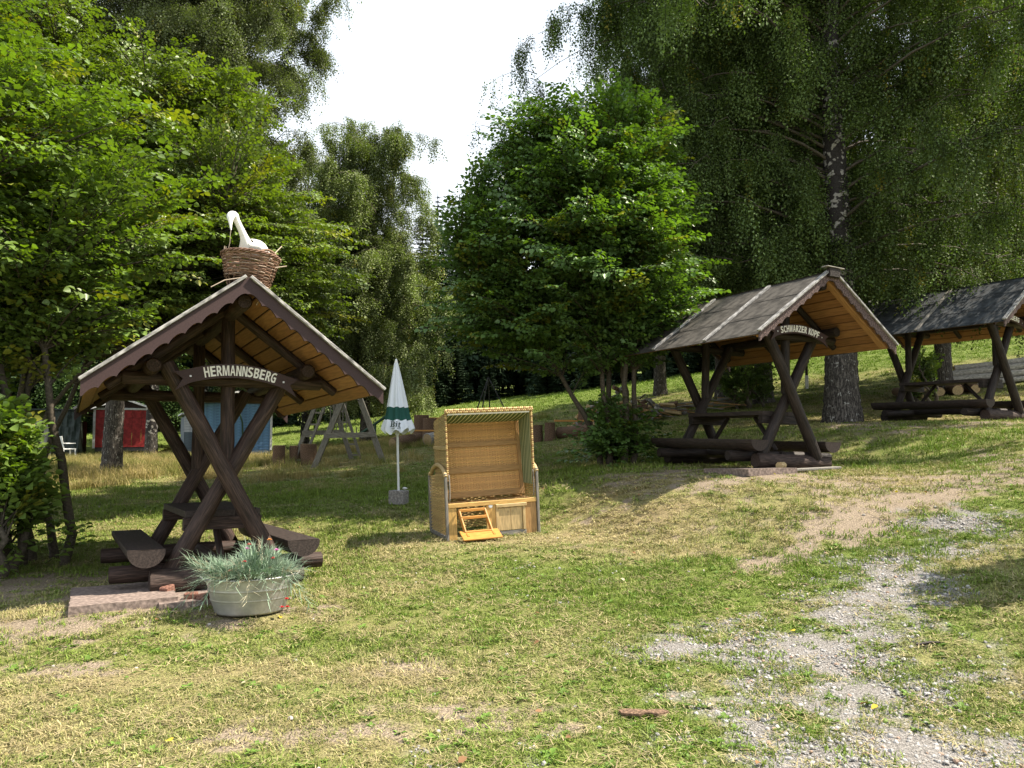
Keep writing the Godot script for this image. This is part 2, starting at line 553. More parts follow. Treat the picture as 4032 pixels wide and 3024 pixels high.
func ell(x: float, d: float, cx: float, cd: float, rx: float, rd: float) -> float:
	return 1.0 - sqrt(((x - cx) / rx) * ((x - cx) / rx) + ((d - cd) / rd) * ((d - cd) / rd))

func seg(x: float, d: float, ax: float, ad: float, bx: float, bd: float, w: float) -> float:
	var p := Vector2(x - ax, d - ad)
	var q := Vector2(bx - ax, bd - ad)
	var t := clampf(p.dot(q) / q.length_squared(), 0.0, 1.0)
	return 1.0 - (p - q * t).length() / w

func gravel_at(x: float, d: float) -> float:
	if x < -0.5 or x > 6.5 or d > 9.0 or d < 1.0:
		return -1.0
	var g := maxf(seg(x, d, 1.9, 3.2, 2.05, 5.0, 0.85) * 0.7, seg(x, d, 2.05, 5.0, 3.3, 6.8, 0.5) * 0.75)
	g = maxf(g, seg(x, d, 3.3, 6.8, 4.4, 7.6, 0.4) * 0.4)
	g = maxf(g, ell(x, d, 1.0, 5.35, 0.55, 0.25) * 0.7)
	g = maxf(g, ell(x, d, 2.1, 5.15, 0.8, 0.7))
	g = maxf(g, -0.6)
	return g * 0.9 + noise.get_noise_2d(x * 9.0, d * 9.0) * 0.40 + noise.get_noise_2d(x * 33.0, d * 33.0 + 70.0) * 0.55 + noise.get_noise_2d(x * 90.0, d * 90.0 + 20.0) * 0.35 - 0.13

func soil_at(x: float, d: float) -> float:
	var s := -0.75
	if d < 14.0:
		s = maxf(s, seg(x, d, 2.2, 7.15, 3.4, 7.9, 0.3) * 0.9)
		s = maxf(s, seg(x, d, 3.3, 7.9, 5.4, 8.9, 0.6) * 0.9)
		s = maxf(s, ell(x, d, 4.6, 9.4, 2.6, 1.1) * 0.35)
		s = maxf(s, ell(x, d, -3.5, 5.75, 1.3, 0.5) * 0.9)
		s = maxf(s, ell(x, d, -2.6, 6.1, 1.0, 0.4) * 0.7)
		s = maxf(s, ell(x, d, -4.3, 7.2, 1.2, 1.5) * 0.8)
		s = maxf(s, ell(x, d, -2.9, 4.95, 0.6, 0.18) * 0.8)
		s = maxf(s, ell(x, d, -0.75, 5.05, 0.38, 0.22))
		s = maxf(s, ell(x, d, 3.2, 10.6, 1.8, 1.6) * 0.8)
		s = maxf(s, ell(x, d, 1.9, 9.9, 0.9, 0.35) * 0.4)
		s = maxf(s, ell(x, d, -0.2, 4.3, 0.5, 0.25) * 0.45)
		s = maxf(s, ell(x, d, -1.2, 4.0, 0.5, 0.2) * 0.45)
	if d > 10.0:
		s = maxf(s, ell(x, d, 8.4, 13.8, 2.4, 1.3) * 0.7)
		s = maxf(s, ell(x, d, 6.4, 14.2, 1.2, 1.0) * 0.6)
	return s + noise.get_noise_2d(x * 14.0 + 300.0, d * 14.0) * 0.45 + noise.get_noise_2d(x * 60.0 + 100.0, d * 60.0) * 0.60 - 0.14

func dry_at(x: float, d: float) -> float:
	# 0 fresh green, 1 straw
	var s := 0.39 + 0.36 * noise.get_noise_2d(x * 7.0 + 33.0, d * 11.0) + 0.30 * noise.get_noise_2d(x * 30.0, d * 30.0 + 11.0)
	s += 0.40 * clampf(ell(x, d, 2.6, 9.3, 3.6, 1.9) * 2.0, 0.0, 1.0)
	s += 0.25 * clampf(ell(x, d, -0.6, 9.3, 1.6, 0.8) * 2.0, 0.0, 1.0)
	s += 0.22 * clampf(ell(x, d, -1.5, 4.4, 2.2, 1.0) * 2.0, 0.0, 1.0)
	s -= 0.30 * clampf(ell(x, d, 0.9, 6.9, 1.8, 1.2) * 2.0, 0.0, 1.0)
	s -= 0.45 * clampf(seg(x, d, 1.2, 6.2, 5.2, 8.0, 0.55) * 2.0, 0.0, 1.0)
	s -= 0.45 * clampf(ell(x, d, -3.4, 12.4, 4.2, 1.6) * 2.0, 0.0, 1.0)
	if d > 13.0:
		s += 0.30 * clampf(ell(x, d, -8.0, 20.5, 9.0, 4.5) * 2.0, 0.0, 1.0)
		s += 0.25 * clampf(ell(x, d, 9.0, 18.5, 6.0, 4.5) * 2.0, 0.0, 1.0)
		s -= 0.75 * smoothstep(0.0, 3.0, d - (30.0 - 0.25 * x)) 
	return clampf(s, 0.0, 1.0)

const GREEN := Color(0.190, 0.275, 0.048)
const STRAW := Color(0.47, 0.40, 0.215)
const SOIL := Color(0.345, 0.275, 0.205)
const GRAVEL := Color(0.30, 0.28, 0.26)

func ground_color(x: float, d: float) -> Color:
	var dr := dry_at(x, d)
	var c := Color(0.175, 0.225, 0.052).lerp(Color(0.36, 0.29, 0.155), dr)
	if d < 16.0:
		var s := soil_at(x, d)
		c = c.lerp(SOIL, smoothstep(-0.08, 0.22, s))
		var g := gravel_at(x, d)
		c = c.lerp(GRAVEL, smoothstep(-0.25, 0.3, g))
	return c

func spread(lo: float, hi: float, near_lo: float, near_hi: float, step: float, grow: float) -> PackedFloat32Array:
	var a := PackedFloat32Array()
	var x := near_lo
	var s := step
	var left := []
	while x > lo:
		s *= grow
		x -= s
		left.append(maxf(x, lo))
	left.reverse()
	for q in left:
		a.append(q)
	x = near_lo
	while x < near_hi:
		a.append(x)
		x += step
	s = step
	while x < hi:
		a.append(x)
		s *= grow
		x += s
	a.append(hi)
	return a

func ground() -> void:
	make_heights()
	var xs := spread(-260.0, 260.0, -6.0, 7.0, 0.055, 1.05)
	var ds := spread(-120.0, 320.0, 2.8, 11.0, 0.05, 1.05)
	var mb := MB.new()
	var nx := xs.size()
	var H := PackedFloat32Array()
	H.resize(nx * ds.size())
	for j in ds.size():
		for i in nx:
			var x := xs[i]
			var d := ds[j]
			var y := hgt(x, -d)
			if d > 88.0: y += (d - 88.0) * 0.07
			if d < 30.0 and absf(x) < 15.0:
				y += noise.get_noise_2d(x * 22.0, d * 22.0) * 0.012 + noise.get_noise_2d(x * 70.0, d * 70.0) * 0.006
			H[j * nx + i] = y
	for j in ds.size():
		for i in nx:
			var i0 := maxi(i - 1, 0)
			var i1 := mini(i + 1, nx - 1)
			var j0 := maxi(j - 1, 0)
			var j1 := mini(j + 1, ds.size() - 1)
			var gx := (H[j * nx + i1] - H[j * nx + i0]) / (xs[i1] - xs[i0])
			var gd := (H[j1 * nx + i] - H[j0 * nx + i]) / (ds[j1] - ds[j0])
			mb.col = ground_color(xs[i], ds[j])
			mb.vert(Vector3(xs[i], H[j * nx + i], -ds[j]), Vector3(-gx, 1.0, gd).normalized())
	for j in ds.size() - 1:
		for i in nx - 1:
			var a := j * nx + i
			mb.face(a, a + 1, a + nx + 1)
			mb.face(a, a + nx + 1, a + nx)
	var o := MeshInstance3D.new()
	o.name = "ground"
	o.mesh = mb.done()
	o.material_override = M.ground
	o.set_meta("kind", "structure")
	add_child(o)

# ---------------------------------------------------------------- grass, weeds and gravel
func blade(mb: MB, at: Vector3, dir: Vector3, length: float, width: float, bend: float, col: Color) -> void:
	var side := dir.cross(Vector3.UP)
	if side.length() < 0.1:
		side = Vector3.RIGHT
	side = side.normalized() * width * 0.5
	var flat := Vector3(dir.x, 0, dir.z).normalized()
	var mid := at + dir * length * 0.55
	var tip := at + dir * length + flat * bend * length - Vector3.UP * bend * length * 0.45
	var nn := side.cross(dir).normalized()
	if nn.y < 0.0:
		nn = -nn
	mb.col = col
	var a := mb.vert(at - side, nn)
	var b := mb.vert(at + side, nn)
	var c := mb.vert(mid - side * 0.8, nn)
	var d := mb.vert(mid + side * 0.8, nn)
	var e := mb.vert(tip, nn)
	mb.face(a, b, d)
	mb.face(a, d, c)
	mb.face(c, d, e)

func tuft(count: int, rad: float, h0: float, h1: float, width: float, lean: float, sd: int) -> ArrayMesh:
	var r := RandomNumberGenerator.new()
	r.seed = sd
	var mb := MB.new()
	for i in count:
		var a := r.randf() * TAU
		var p := Vector3(cos(a), 0, sin(a)) * rad * sqrt(r.randf()) - Vector3(0, 0.006, 0)
		var b := r.randf() * TAU
		var dir := (Vector3(cos(b), 0, sin(b)) * r.randf_range(0.1, lean) + Vector3.UP).normalized()
		var k := r.randf_range(0.72, 1.25)
		blade(mb, p, dir, r.randf_range(h0, h1), width * r.randf_range(0.7, 1.2), r.randf_range(0.0, 0.7), Color(k, k * r.randf_range(0.9, 1.06), k * r.randf_range(0.8, 1.1)))
	return mb.done()

func straw_mesh() -> ArrayMesh:
	# dead blades lying criss-cross
	var r := RandomNumberGenerator.new()
	r.seed = 18
	var mb := MB.new()
	for i in 12:
		var a := r.randf() * TAU
		var p := Vector3(r.randf_range(-0.06, 0.06), r.randf_range(0.004, 0.014), r.randf_range(-0.06, 0.06))
		blade(mb, p, Vector3(cos(a), r.randf_range(0.02, 0.3), sin(a)).normalized(), r.randf_range(0.03, 0.08), 0.0045, 0.1, Color.WHITE * r.randf_range(0.7, 1.2))
	return mb.done()

func weed_mesh(sd: int) -> ArrayMesh:
	# a flat rosette of broad leaves
	var r := RandomNumberGenerator.new()
	r.seed = sd
	var mb := MB.new()
	for i in 9:
		var a := TAU * i / 9.0 + r.randf_range(-0.3, 0.3)
		var dir := Vector3(cos(a), r.randf_range(0.15, 0.7), sin(a)).normalized()
		leaf(mb, Vector3(0, 0.004, 0) + Vector3(cos(a), 0, sin(a)) * 0.01, dir, Vector3.UP, r.randf_range(0.035, 0.065), 0.45, Color.WHITE * r.randf_range(0.8, 1.2))
	return mb.done()

func leaf(mb: MB, at: Vector3, dir: Vector3, up: Vector3, length: float, wide: float, col: Color) -> void:
	# a folded leaf of six faces
	var s := dir.cross(up).normalized()
	var nn := s.cross(dir).normalized()
	mb.col = Color(col.r, col.g, col.b)
	var w := length * wide
	var i := mb.vert(at, nn)
	var n1 := (nn + s * 0.45).normalized()
	var n2 := (nn - s * 0.45).normalized()
	mb.vert(at + dir * length * 0.3 - s * w * 0.50 + nn * w * 0.16, n1)
	mb.vert(at + dir * length * 0.68 - s * w * 0.40 + nn * w * 0.12, n1)
	mb.vert(at + dir * length - nn * length * 0.12, nn)
	mb.vert(at + dir * length * 0.68 + s * w * 0.40 + nn * w * 0.12, n2)
	mb.vert(at + dir * length * 0.3 + s * w * 0.50 + nn * w * 0.16, n2)
	mb.vert(at + dir * length * 0.5 , nn)
	for k in 6:
		mb.face(i + 6, i + k, i + (k + 1) % 6)

func stone_mesh(sd: int) -> ArrayMesh:
	var r := RandomNumberGenerator.new()
	r.seed = sd
	var mb := MB.new()
	var t := (1.0 + sqrt(5.0)) / 2.0
	var V := [Vector3(-1, t, 0), Vector3(1, t, 0), Vector3(-1, -t, 0), Vector3(1, -t, 0), Vector3(0, -1, t), Vector3(0, 1, t), Vector3(0, -1, -t), Vector3(0, 1, -t), Vector3(t, 0, -1), Vector3(t, 0, 1), Vector3(-t, 0, -1), Vector3(-t, 0, 1)]
	for i in 12:
		V[i] = V[i].normalized() * r.randf_range(0.7, 1.2) * Vector3(1, 0.62, 0.8)
	for f in [[0, 11, 5], [0, 5, 1], [0, 1, 7], [0, 7, 10], [0, 10, 11], [1, 5, 9], [5, 11, 4], [11, 10, 2], [10, 7, 6], [7, 1, 8], [3, 9, 4], [3, 4, 2], [3, 2, 6], [3, 6, 8], [3, 8, 9], [4, 9, 5], [2, 4, 11], [6, 2, 10], [8, 6, 7], [9, 8, 1]]:
		mb.tri(V[f[0]], V[f[1]], V[f[2]], V[f[0]] + V[f[1]] + V[f[2]])
	return mb.done()

func stuff(called: String, label: String, category: String) -> Node3D:
	var o := thing(called, label, category)
	o.set_meta("kind", "stuff")
	return o

func blocked(x: float, d: float) -> bool:
	# under slabs, logs and the beach chair nothing grows
	for p in clear_of:
		var q: Vector3 = p[0].affine_inverse() * Vector3(x, p[0].origin.y, -d)
		if absf(q.x) < p[1] and absf(q.z) < p[2]:
			return true
	return false

var clear_of := []

func grass() -> void:
	var r := RandomNumberGenerator.new()
	r.seed = 77
	var short := [[], PackedColorArray()]
	var fine := [[], PackedColorArray()]
	var tall := [[], PackedColorArray()]
	var weeds := [[], PackedColorArray()]
	var straw := [[], PackedColorArray()]
	# distance bands: from, to, tufts per square metre, size
	for b in [[2.9, 5.0, 620.0, 0.85], [5.0, 7.5, 420.0, 1.0], [7.5, 11.0, 230.0, 1.25], [11.0, 16.0, 110.0, 1.6], [16.0, 24.0, 46.0, 2.3], [24.0, 36.0, 20.0, 3.0], [36.0, 58.0, 7.0, 4.2]]:
		var d0: float = b[0]
		var d1: float = b[1]
		var area := 0.74 * (d1 * d1 - d0 * d0)
		for i in int(area * b[2]):
			var d := sqrt(lerpf(d0 * d0, d1 * d1, r.randf()))
			var x := r.randf_range(-0.74, 0.74) * d
			var s := soil_at(x, d) if d < 16.0 else -1.0
			var g := gravel_at(x, d)
			if s > 0.12 + r.randf_range(-0.25, 0.75) or g > r.randf_range(-0.15, 0.75):
				continue
			if d < 14.0 and blocked(x, d):
				continue
			var dr := dry_at(x, d)
			dr = clampf(dr + r.randf_range(-0.28, 0.28), 0.0, 1.0)
			var c := GREEN.lerp(STRAW, smoothstep(0.25, 0.85, dr))
			c = c.lerp(Color(0.19, 0.21, 0.045), 0.35 * r.randf())
			c = c * r.randf_range(0.78, 1.2)
			var sc: float = b[3] * r.randf_range(0.6, 1.25)
			var hy := sc * lerpf(1.05, 0.62, dr) * (0.7 + 0.7 * clampf(noise.get_noise_2d(x * 6.0, d * 6.0 + 500.0) + 0.4, 0.0, 1.0))
			if d > 16.0:
				hy *= 0.55
			var at := on(x, d)
			var xf := Transform3D(Basis(Vector3.UP, r.randf() * TAU).scaled_local(Vector3(sc, hy, sc)), at)
			if r.randf() < 0.5:
				short[0].append(xf); short[1].append(c)
			else:
				fine[0].append(xf); fine[1].append(c)
			if d < 12.0 and r.randf() < 0.17:
				var q := sc * r.randf_range(0.8, 1.3)
				straw[0].append(Transform3D(Basis(Vector3.UP, r.randf() * TAU).scaled(Vector3(q, q, q)), at + Vector3(r.randf_range(-0.05, 0.05), 0.004, r.randf_range(-0.05, 0.05))))
				straw[1].append(Color(0.46, 0.38, 0.21) * r.randf_range(0.6, 1.15))
			if d < 11.0 and r.randf() < 0.07 and dr < 0.6:
				var k := r.randf_range(0.35, 0.85)
				weeds[0].append(Transform3D(Basis(Vector3.UP, r.randf() * TAU).scaled(Vector3(k, k, k)), at))
				weeds[1].append(Color(0.12, 0.205, 0.034) * r.randf_range(0.8, 1.25))
	# long dry grass behind, among the birches and the playground things
	for i in 11000:
		var d := r.randf_range(15.5, 33.0)
		var x := r.randf_range(-0.72, 0.25) * d
		var w := maxf(ell(x, d, -9.0, 20.5, 8.5, 4.2), maxf(ell(x, d, -6.0, 27.0, 7.0, 5.0), ell(x, d, -13.0, 27.0, 6.0, 6.0)))
		if w + noise.get_noise_2d(x * 8.0, d * 8.0) * 0.9 < 0.30:
			continue
		if ell(x, d, -4.5, 20.0, 3.0, 2.6) > 0.0 and r.randf() < 0.8:
			continue
		var c := Color(0.43, 0.34, 0.155).lerp(Color(0.19, 0.22, 0.05), clampf(r.randf() * 0.7 + noise.get_noise_2d(x * 9.0, d * 9.0 + 40.0), 0.0, 1.0)) * r.randf_range(0.75, 1.15)
		var sc := r.randf_range(0.45, 1.0)
		tall[0].append(Transform3D(Basis(Vector3.UP, r.randf() * TAU).scaled(Vector3(sc, sc * r.randf_range(0.55, 1.0), sc)), on(x, d)))
		tall[1].append(c)
	var o := stuff("grass", "short trampled grass, green and straw coloured, over the whole meadow", "grass")
	many(o, "short_grass", tuft(14, 0.055, 0.025, 0.075, 0.0070, 1.2, 5), M.grass_blade, short[0], short[1])
	many(o, "fine_grass", tuft(18, 0.07, 0.018, 0.055, 0.0055, 2.0, 6), M.grass_blade, fine[0], fine[1])
	many(o, "dead_straw", straw_mesh(), M.grass_blade, straw[0], straw[1])
	var t := stuff("tall_dry_grass", "knee-high dry golden grass around the wagons and birch trunks", "grass")
	many(t, "dry_grass", tuft(34, 0.22, 0.22, 0.55, 0.009, 0.5, 7), M.grass_blade, tall[0], tall[1])
	var w := stuff("meadow_weeds", "low broad-leaved weeds growing between the grass", "weeds")
	many(w, "weed", weed_mesh(4), M.grass_blade, weeds[0], weeds[1])
	# gravel
	var st := [[], PackedColorArray()]
	for i in 90000:
		var d := sqrt(lerpf(2.9 * 2.9, 8.2 * 8.2, r.randf()))
		var x := r.randf_range(-0.3, 0.74) * d
		var g := gravel_at(x, d)
		if g < r.randf_range(-0.25, 0.45) and r.randf() > 0.006:
			continue
		var sc := 0.0046 * (1.0 + 3.0 * pow(r.randf(), 6.0)) * r.randf_range(0.7, 1.2)
		var k := r.randf_range(0.7, 1.25)
		var c := Color(0.34, 0.325, 0.31) * k
		if r.randf() < 0.1: c = Color(0.34, 0.24, 0.18) * k
		st[0].append(Transform3D(Basis.from_euler(Vector3(r.randf_range(-0.5, 0.5), r.randf() * TAU, r.randf_range(-0.5, 0.5))).scaled(Vector3(sc, sc, sc)), on(x, d, sc * 0.25)))
		st[1].append(c)
	for i in 220:
		var d := r.randf_range(3.2, 13.0)
		var x := r.randf_range(-0.7, 0.72) * d
		if blocked(x, d): continue
		var sc := 0.008 + 0.014 * pow(r.randf(), 3.0)
		st[0].append(Transform3D(Basis.from_euler(Vector3(0, r.randf() * TAU, 0)).scaled(Vector3(sc, sc, sc)), on(x, d, sc * 0.3)))
		st[1].append(Color(0.36, 0.33, 0.30) * r.randf_range(0.6, 1.3))
	var gv := stuff("gravel", "grey crushed stone showing through the thin grass", "gravel")
	many(gv, "pebble", stone_mesh(3), M.stone, st[0], st[1])
	# fallen leaves, yellow and brown
	var fl := [[], PackedColorArray()]
	for i in 90:
		var d := r.randf_range(3.3, 12.0)
		var x := r.randf_range(-0.7, 0.72) * d
		if blocked(x, d): continue
		var k := r.randf_range(0.5, 1.1)
		fl[0].append(Transform3D(Basis.from_euler(Vector3(r.randf_range(-0.6, 0.6), r.randf() * TAU, r.randf_range(-0.6, 0.6))).scaled(Vector3(k, k, k)), on(x, d, 0.022)))
		var q := r.randf()
		fl[1].append(Color(0.55, 0.40, 0.05) if q < 0.12 else (Color(0.26, 0.14, 0.07) if q < 0.7 else Color(0.45, 0.38, 0.25)))
	var lm := MB.new()
	leaf(lm, Vector3(0, 0, -0.02), Vector3(0, 0, 1), Vector3.UP, 0.05, 0.75, Color.WHITE)
	var lo := stuff("fallen_leaves", "small dry leaves scattered on the grass", "leaves")
	many(lo, "dry_leaf", lm.done(), M.grass_blade, fl[0], fl[1])

# ---------------------------------------------------------------- trees
func bez(a: Vector3, b: Vector3, c: Vector3, t: float) -> Vector3:
	return a.lerp(b, t).lerp(b.lerp(c, t), t)

func hazel_sprig() -> ArrayMesh:
	var r := RandomNumberGenerator.new()
	r.seed = 12
	var mb := MB.new()
	mb.col = Color(0.10, 0.08, 0.05)
	mb.tube([Vector3.ZERO, Vector3(0, 0.01, 0.12), Vector3(0, -0.01, 0.26)], [0.004, 0.003, 0.0015], 3, false)
	for i in 7:
		var t := 0.03 + 0.24 * i / 6.0
		var side := 1.0 if i % 2 else -1.0
		var dir := Vector3(side * 0.85, r.randf_range(-0.45, 0.15), r.randf_range(0.3, 0.8)).normalized()
		if i == 6:
			dir = Vector3(0.1, -0.3, 1.0).normalized()
		var up := Vector3(r.randf_range(-0.5, 0.5), 1.0, r.randf_range(-0.3, 0.6)).normalized()
		var k := r.randf_range(0.8, 1.2)
		leaf(mb, Vector3(side * 0.015, 0.0, t), dir, up, r.randf_range(0.05, 0.105), r.randf_range(0.75, 0.92), Color(k * r.randf_range(0.95, 1.1), k, k))
	return mb.done()

func birch_strand(leaf_len: float, count: int) -> ArrayMesh:
	# one metre of hanging twig
	var r := RandomNumberGenerator.new()
	r.seed = 21
	var mb := MB.new()
	mb.col = Color(0.09, 0.07, 0.055)
	mb.tube([Vector3.ZERO, Vector3(0.03, -0.5, 0.02), Vector3(0.0, -1.0, 0.0)], [0.004, 0.003, 0.001], 3, false)
	for i in count:
		var t := float(i) / count
		var a := i * 2.4 + r.randf_range(-0.4, 0.4)
		var o := Vector3(cos(a), 0, sin(a))
		var dir := (o * r.randf_range(0.5, 1.0) + Vector3(0, -r.randf_range(0.4, 1.2), 0)).normalized()
		var up := (o + Vector3(r.randf_range(-0.7, 0.7), 0.7, r.randf_range(-0.7, 0.7))).normalized()
		var k := r.randf_range(0.75, 1.25)
		leaf(mb, Vector3(0.03 * sin(t * 3.0), -t, 0.0) + o * r.randf_range(0.01, 0.09), dir, up, leaf_len * r.randf_range(0.5, 1.3), r.randf_range(0.6, 0.85), Color(k, k, k * 0.9))
	return mb.done()

var sprig_mesh: ArrayMesh
var strand_mesh: ArrayMesh
var strand_far: ArrayMesh

func hazel(called: String, label: String, base: Vector3, lobes: Array, branches: int, sd: int, stems: int, scale := 1.0, tint := Color(0.062, 0.125, 0.020), skirt := 0) -> void:
	var r := RandomNumberGenerator.new()
	r.seed = sd
	var root := thing(called, label, "hazel bush", Transform3D(Basis.IDENTITY, base), "hazel bushes")
	var wood := MB.new()
	var tips := []
	var vol := 0.0
	for l in lobes:
		vol += l[1].x * l[1].y * l[1].z * (l[2] if l.size() > 2 else 1.0)
	for i in stems:
		var l: Array = lobes[i % lobes.size()]
		var a := TAU * i / stems + r.randf() * 0.6
		var p0 := Vector3(cos(a), 0, sin(a)) * r.randf_range(0.06, 0.28) - Vector3(0, 0.12, 0)
		var p2: Vector3 = l[0] + Vector3(r.randf_range(-0.6, 0.6) * l[1].x, r.randf_range(0.0, 0.55) * l[1].y, r.randf_range(-0.6, 0.6) * l[1].z)
		var p1 := p0 + Vector3(cos(a) * 0.35, p2.y * 0.55, sin(a) * 0.35)
		var pts := []
		var rad := []
		for k in 12:
			var t := k / 11.0
			pts.append(bez(p0, p1, p2, t) + Vector3(noise.get_noise_2d(t * 60.0, i * 50.0 + sd), 0, noise.get_noise_2d(t * 60.0, i * 50.0 + sd + 900.0)) * 0.12)
			rad.append(lerpf(0.056, 0.012, t))
		wood.tube(pts, rad, 8, true)
		tips.append(pts)
	var xfs := []
	var cols := PackedColorArray()
	for i in branches:
		var pick := r.randf() * vol
		var l: Array = lobes[0]
		for q in lobes:
			pick -= q[1].x * q[1].y * q[1].z * (q[2] if q.size() > 2 else 1.0)
			if pick <= 0.0:
				l = q
				break
		var dir := Vector3(r.randfn(), r.randfn() + 0.12, r.randfn()).normalized()
		var far := pow(r.randf(), 0.38)
		var clump := 1.0 + 0.16 * noise.get_noise_3dv((l[0] + dir * 3.0) * 14.0 + Vector3(sd, 0, 0))
		var end: Vector3 = l[0] + dir * l[1] * far * clump
		if end.y < 0.25:
			continue
		# from the nearest stem point that is lower
		var best := Vector3.ZERO
		var bd := 1e9
		for pts in tips:
			for k in range(3, 12):
				var p: Vector3 = pts[k]
				var dd := (end - p).length() + maxf(0.0, p.y - end.y + 0.3) * 2.0
				if dd < bd:
					bd = dd
					best = p
		var mid := best.lerp(end, 0.55) + Vector3(0, 0.12 * (end - best).length(), 0)
		var n := clampi(int((end - best).length() / 0.25), 3, 9)
		var pts2 := []
		var rad2 := []
		for k in n + 1:
			pts2.append(bez(best, mid, end, float(k) / n))
			rad2.append(lerpf(0.014, 0.003, float(k) / n))
		wood.tube(pts2, rad2, 4, false)
		var along := minf(1.15 * scale, (end - best).length())
		var total := (end - best).length() + 0.01
		var count := int(along / (0.095 * scale)) + 2
		var tone := r.randf_range(0.72, 1.25)
		var yellow := 0.35 if r.randf() < 0.06 else 0.0
		for k in count:
			var t := 1.0 - (along / total) * k / count
			var p := bez(best, mid, end, t)
			var fw := (bez(best, mid, end, minf(t + 0.02, 1.0)) - bez(best, mid, end, t - 0.04)).normalized()
			var yaw := (0.9 if k % 2 else -0.9) + r.randf_range(-0.5, 0.5)
			if k == 0: yaw = 0.0
			fw = fw.rotated(Vector3.UP, yaw)
			fw.y = fw.y * 0.5 + r.randf_range(-0.3, 0.12)
			var up := (Vector3.UP + Vector3(r.randf_range(-0.9, 0.9), 0, r.randf_range(-0.7, 1.1))).normalized()
			var xf := aim(p, p + fw, up)
			var s := scale * r.randf_range(0.75, 1.2)
			xf.basis = xf.basis.scaled_local(Vector3(s, s, s))
			xfs.append(xf)
			var c := tint * tone * r.randf_range(0.8, 1.25)
			if yellow > 0.0 or r.randf() < 0.012:
				c = c.lerp(Color(0.30, 0.28, 0.03), maxf(yellow, 0.6))
			cols.append(c)
	for i in skirt:
		# young shoots round the foot
		var a := r.randf() * TAU
		var p := Vector3(cos(a), 0, sin(a)) * r.randf_range(0.15, 0.75)
		p.y = r.randf_range(0.08, 1.1) * (1.1 - p.length())
		var xf := aim(p, p + Vector3(cos(a), r.randf_range(-0.2, 0.6), sin(a)))
		xfs.append(xf)
		cols.append(tint * r.randf_range(0.9, 1.5))
	part(root, "trunk", wood.done(), M.hazel_bark)
	many(root, "crown", sprig_mesh, M.hazel_leaf, xfs, cols)

func trunk_mesh(h: float, r0: float, lean: Vector3, sd: int, furrow: float, rings: int, white_from: float) -> Array:
	# returns [mesh builder, points, radii]; a birch's foot flares and is deeply furrowed
	var mb := MB.new()
	var pts := []
	var rad := []
	for k in rings + 1:
		var t := float(k) / rings
		t = t * t * 0.55 + t * 0.45
		var y := t * h
		pts.append(Vector3(0, -0.25 + y, 0) + lean * t * t * h + Vector3(noise.get_noise_2d(y * 3.0, sd), 0, noise.get_noise_2d(y * 3.0, sd + 400.0)) * 0.25 * t)
		rad.append(r0 * (1.0 - 0.93 * t) * (1.0 + 0.45 * exp(-y / (r0 * 1.4))))
	return [mb, pts, rad]

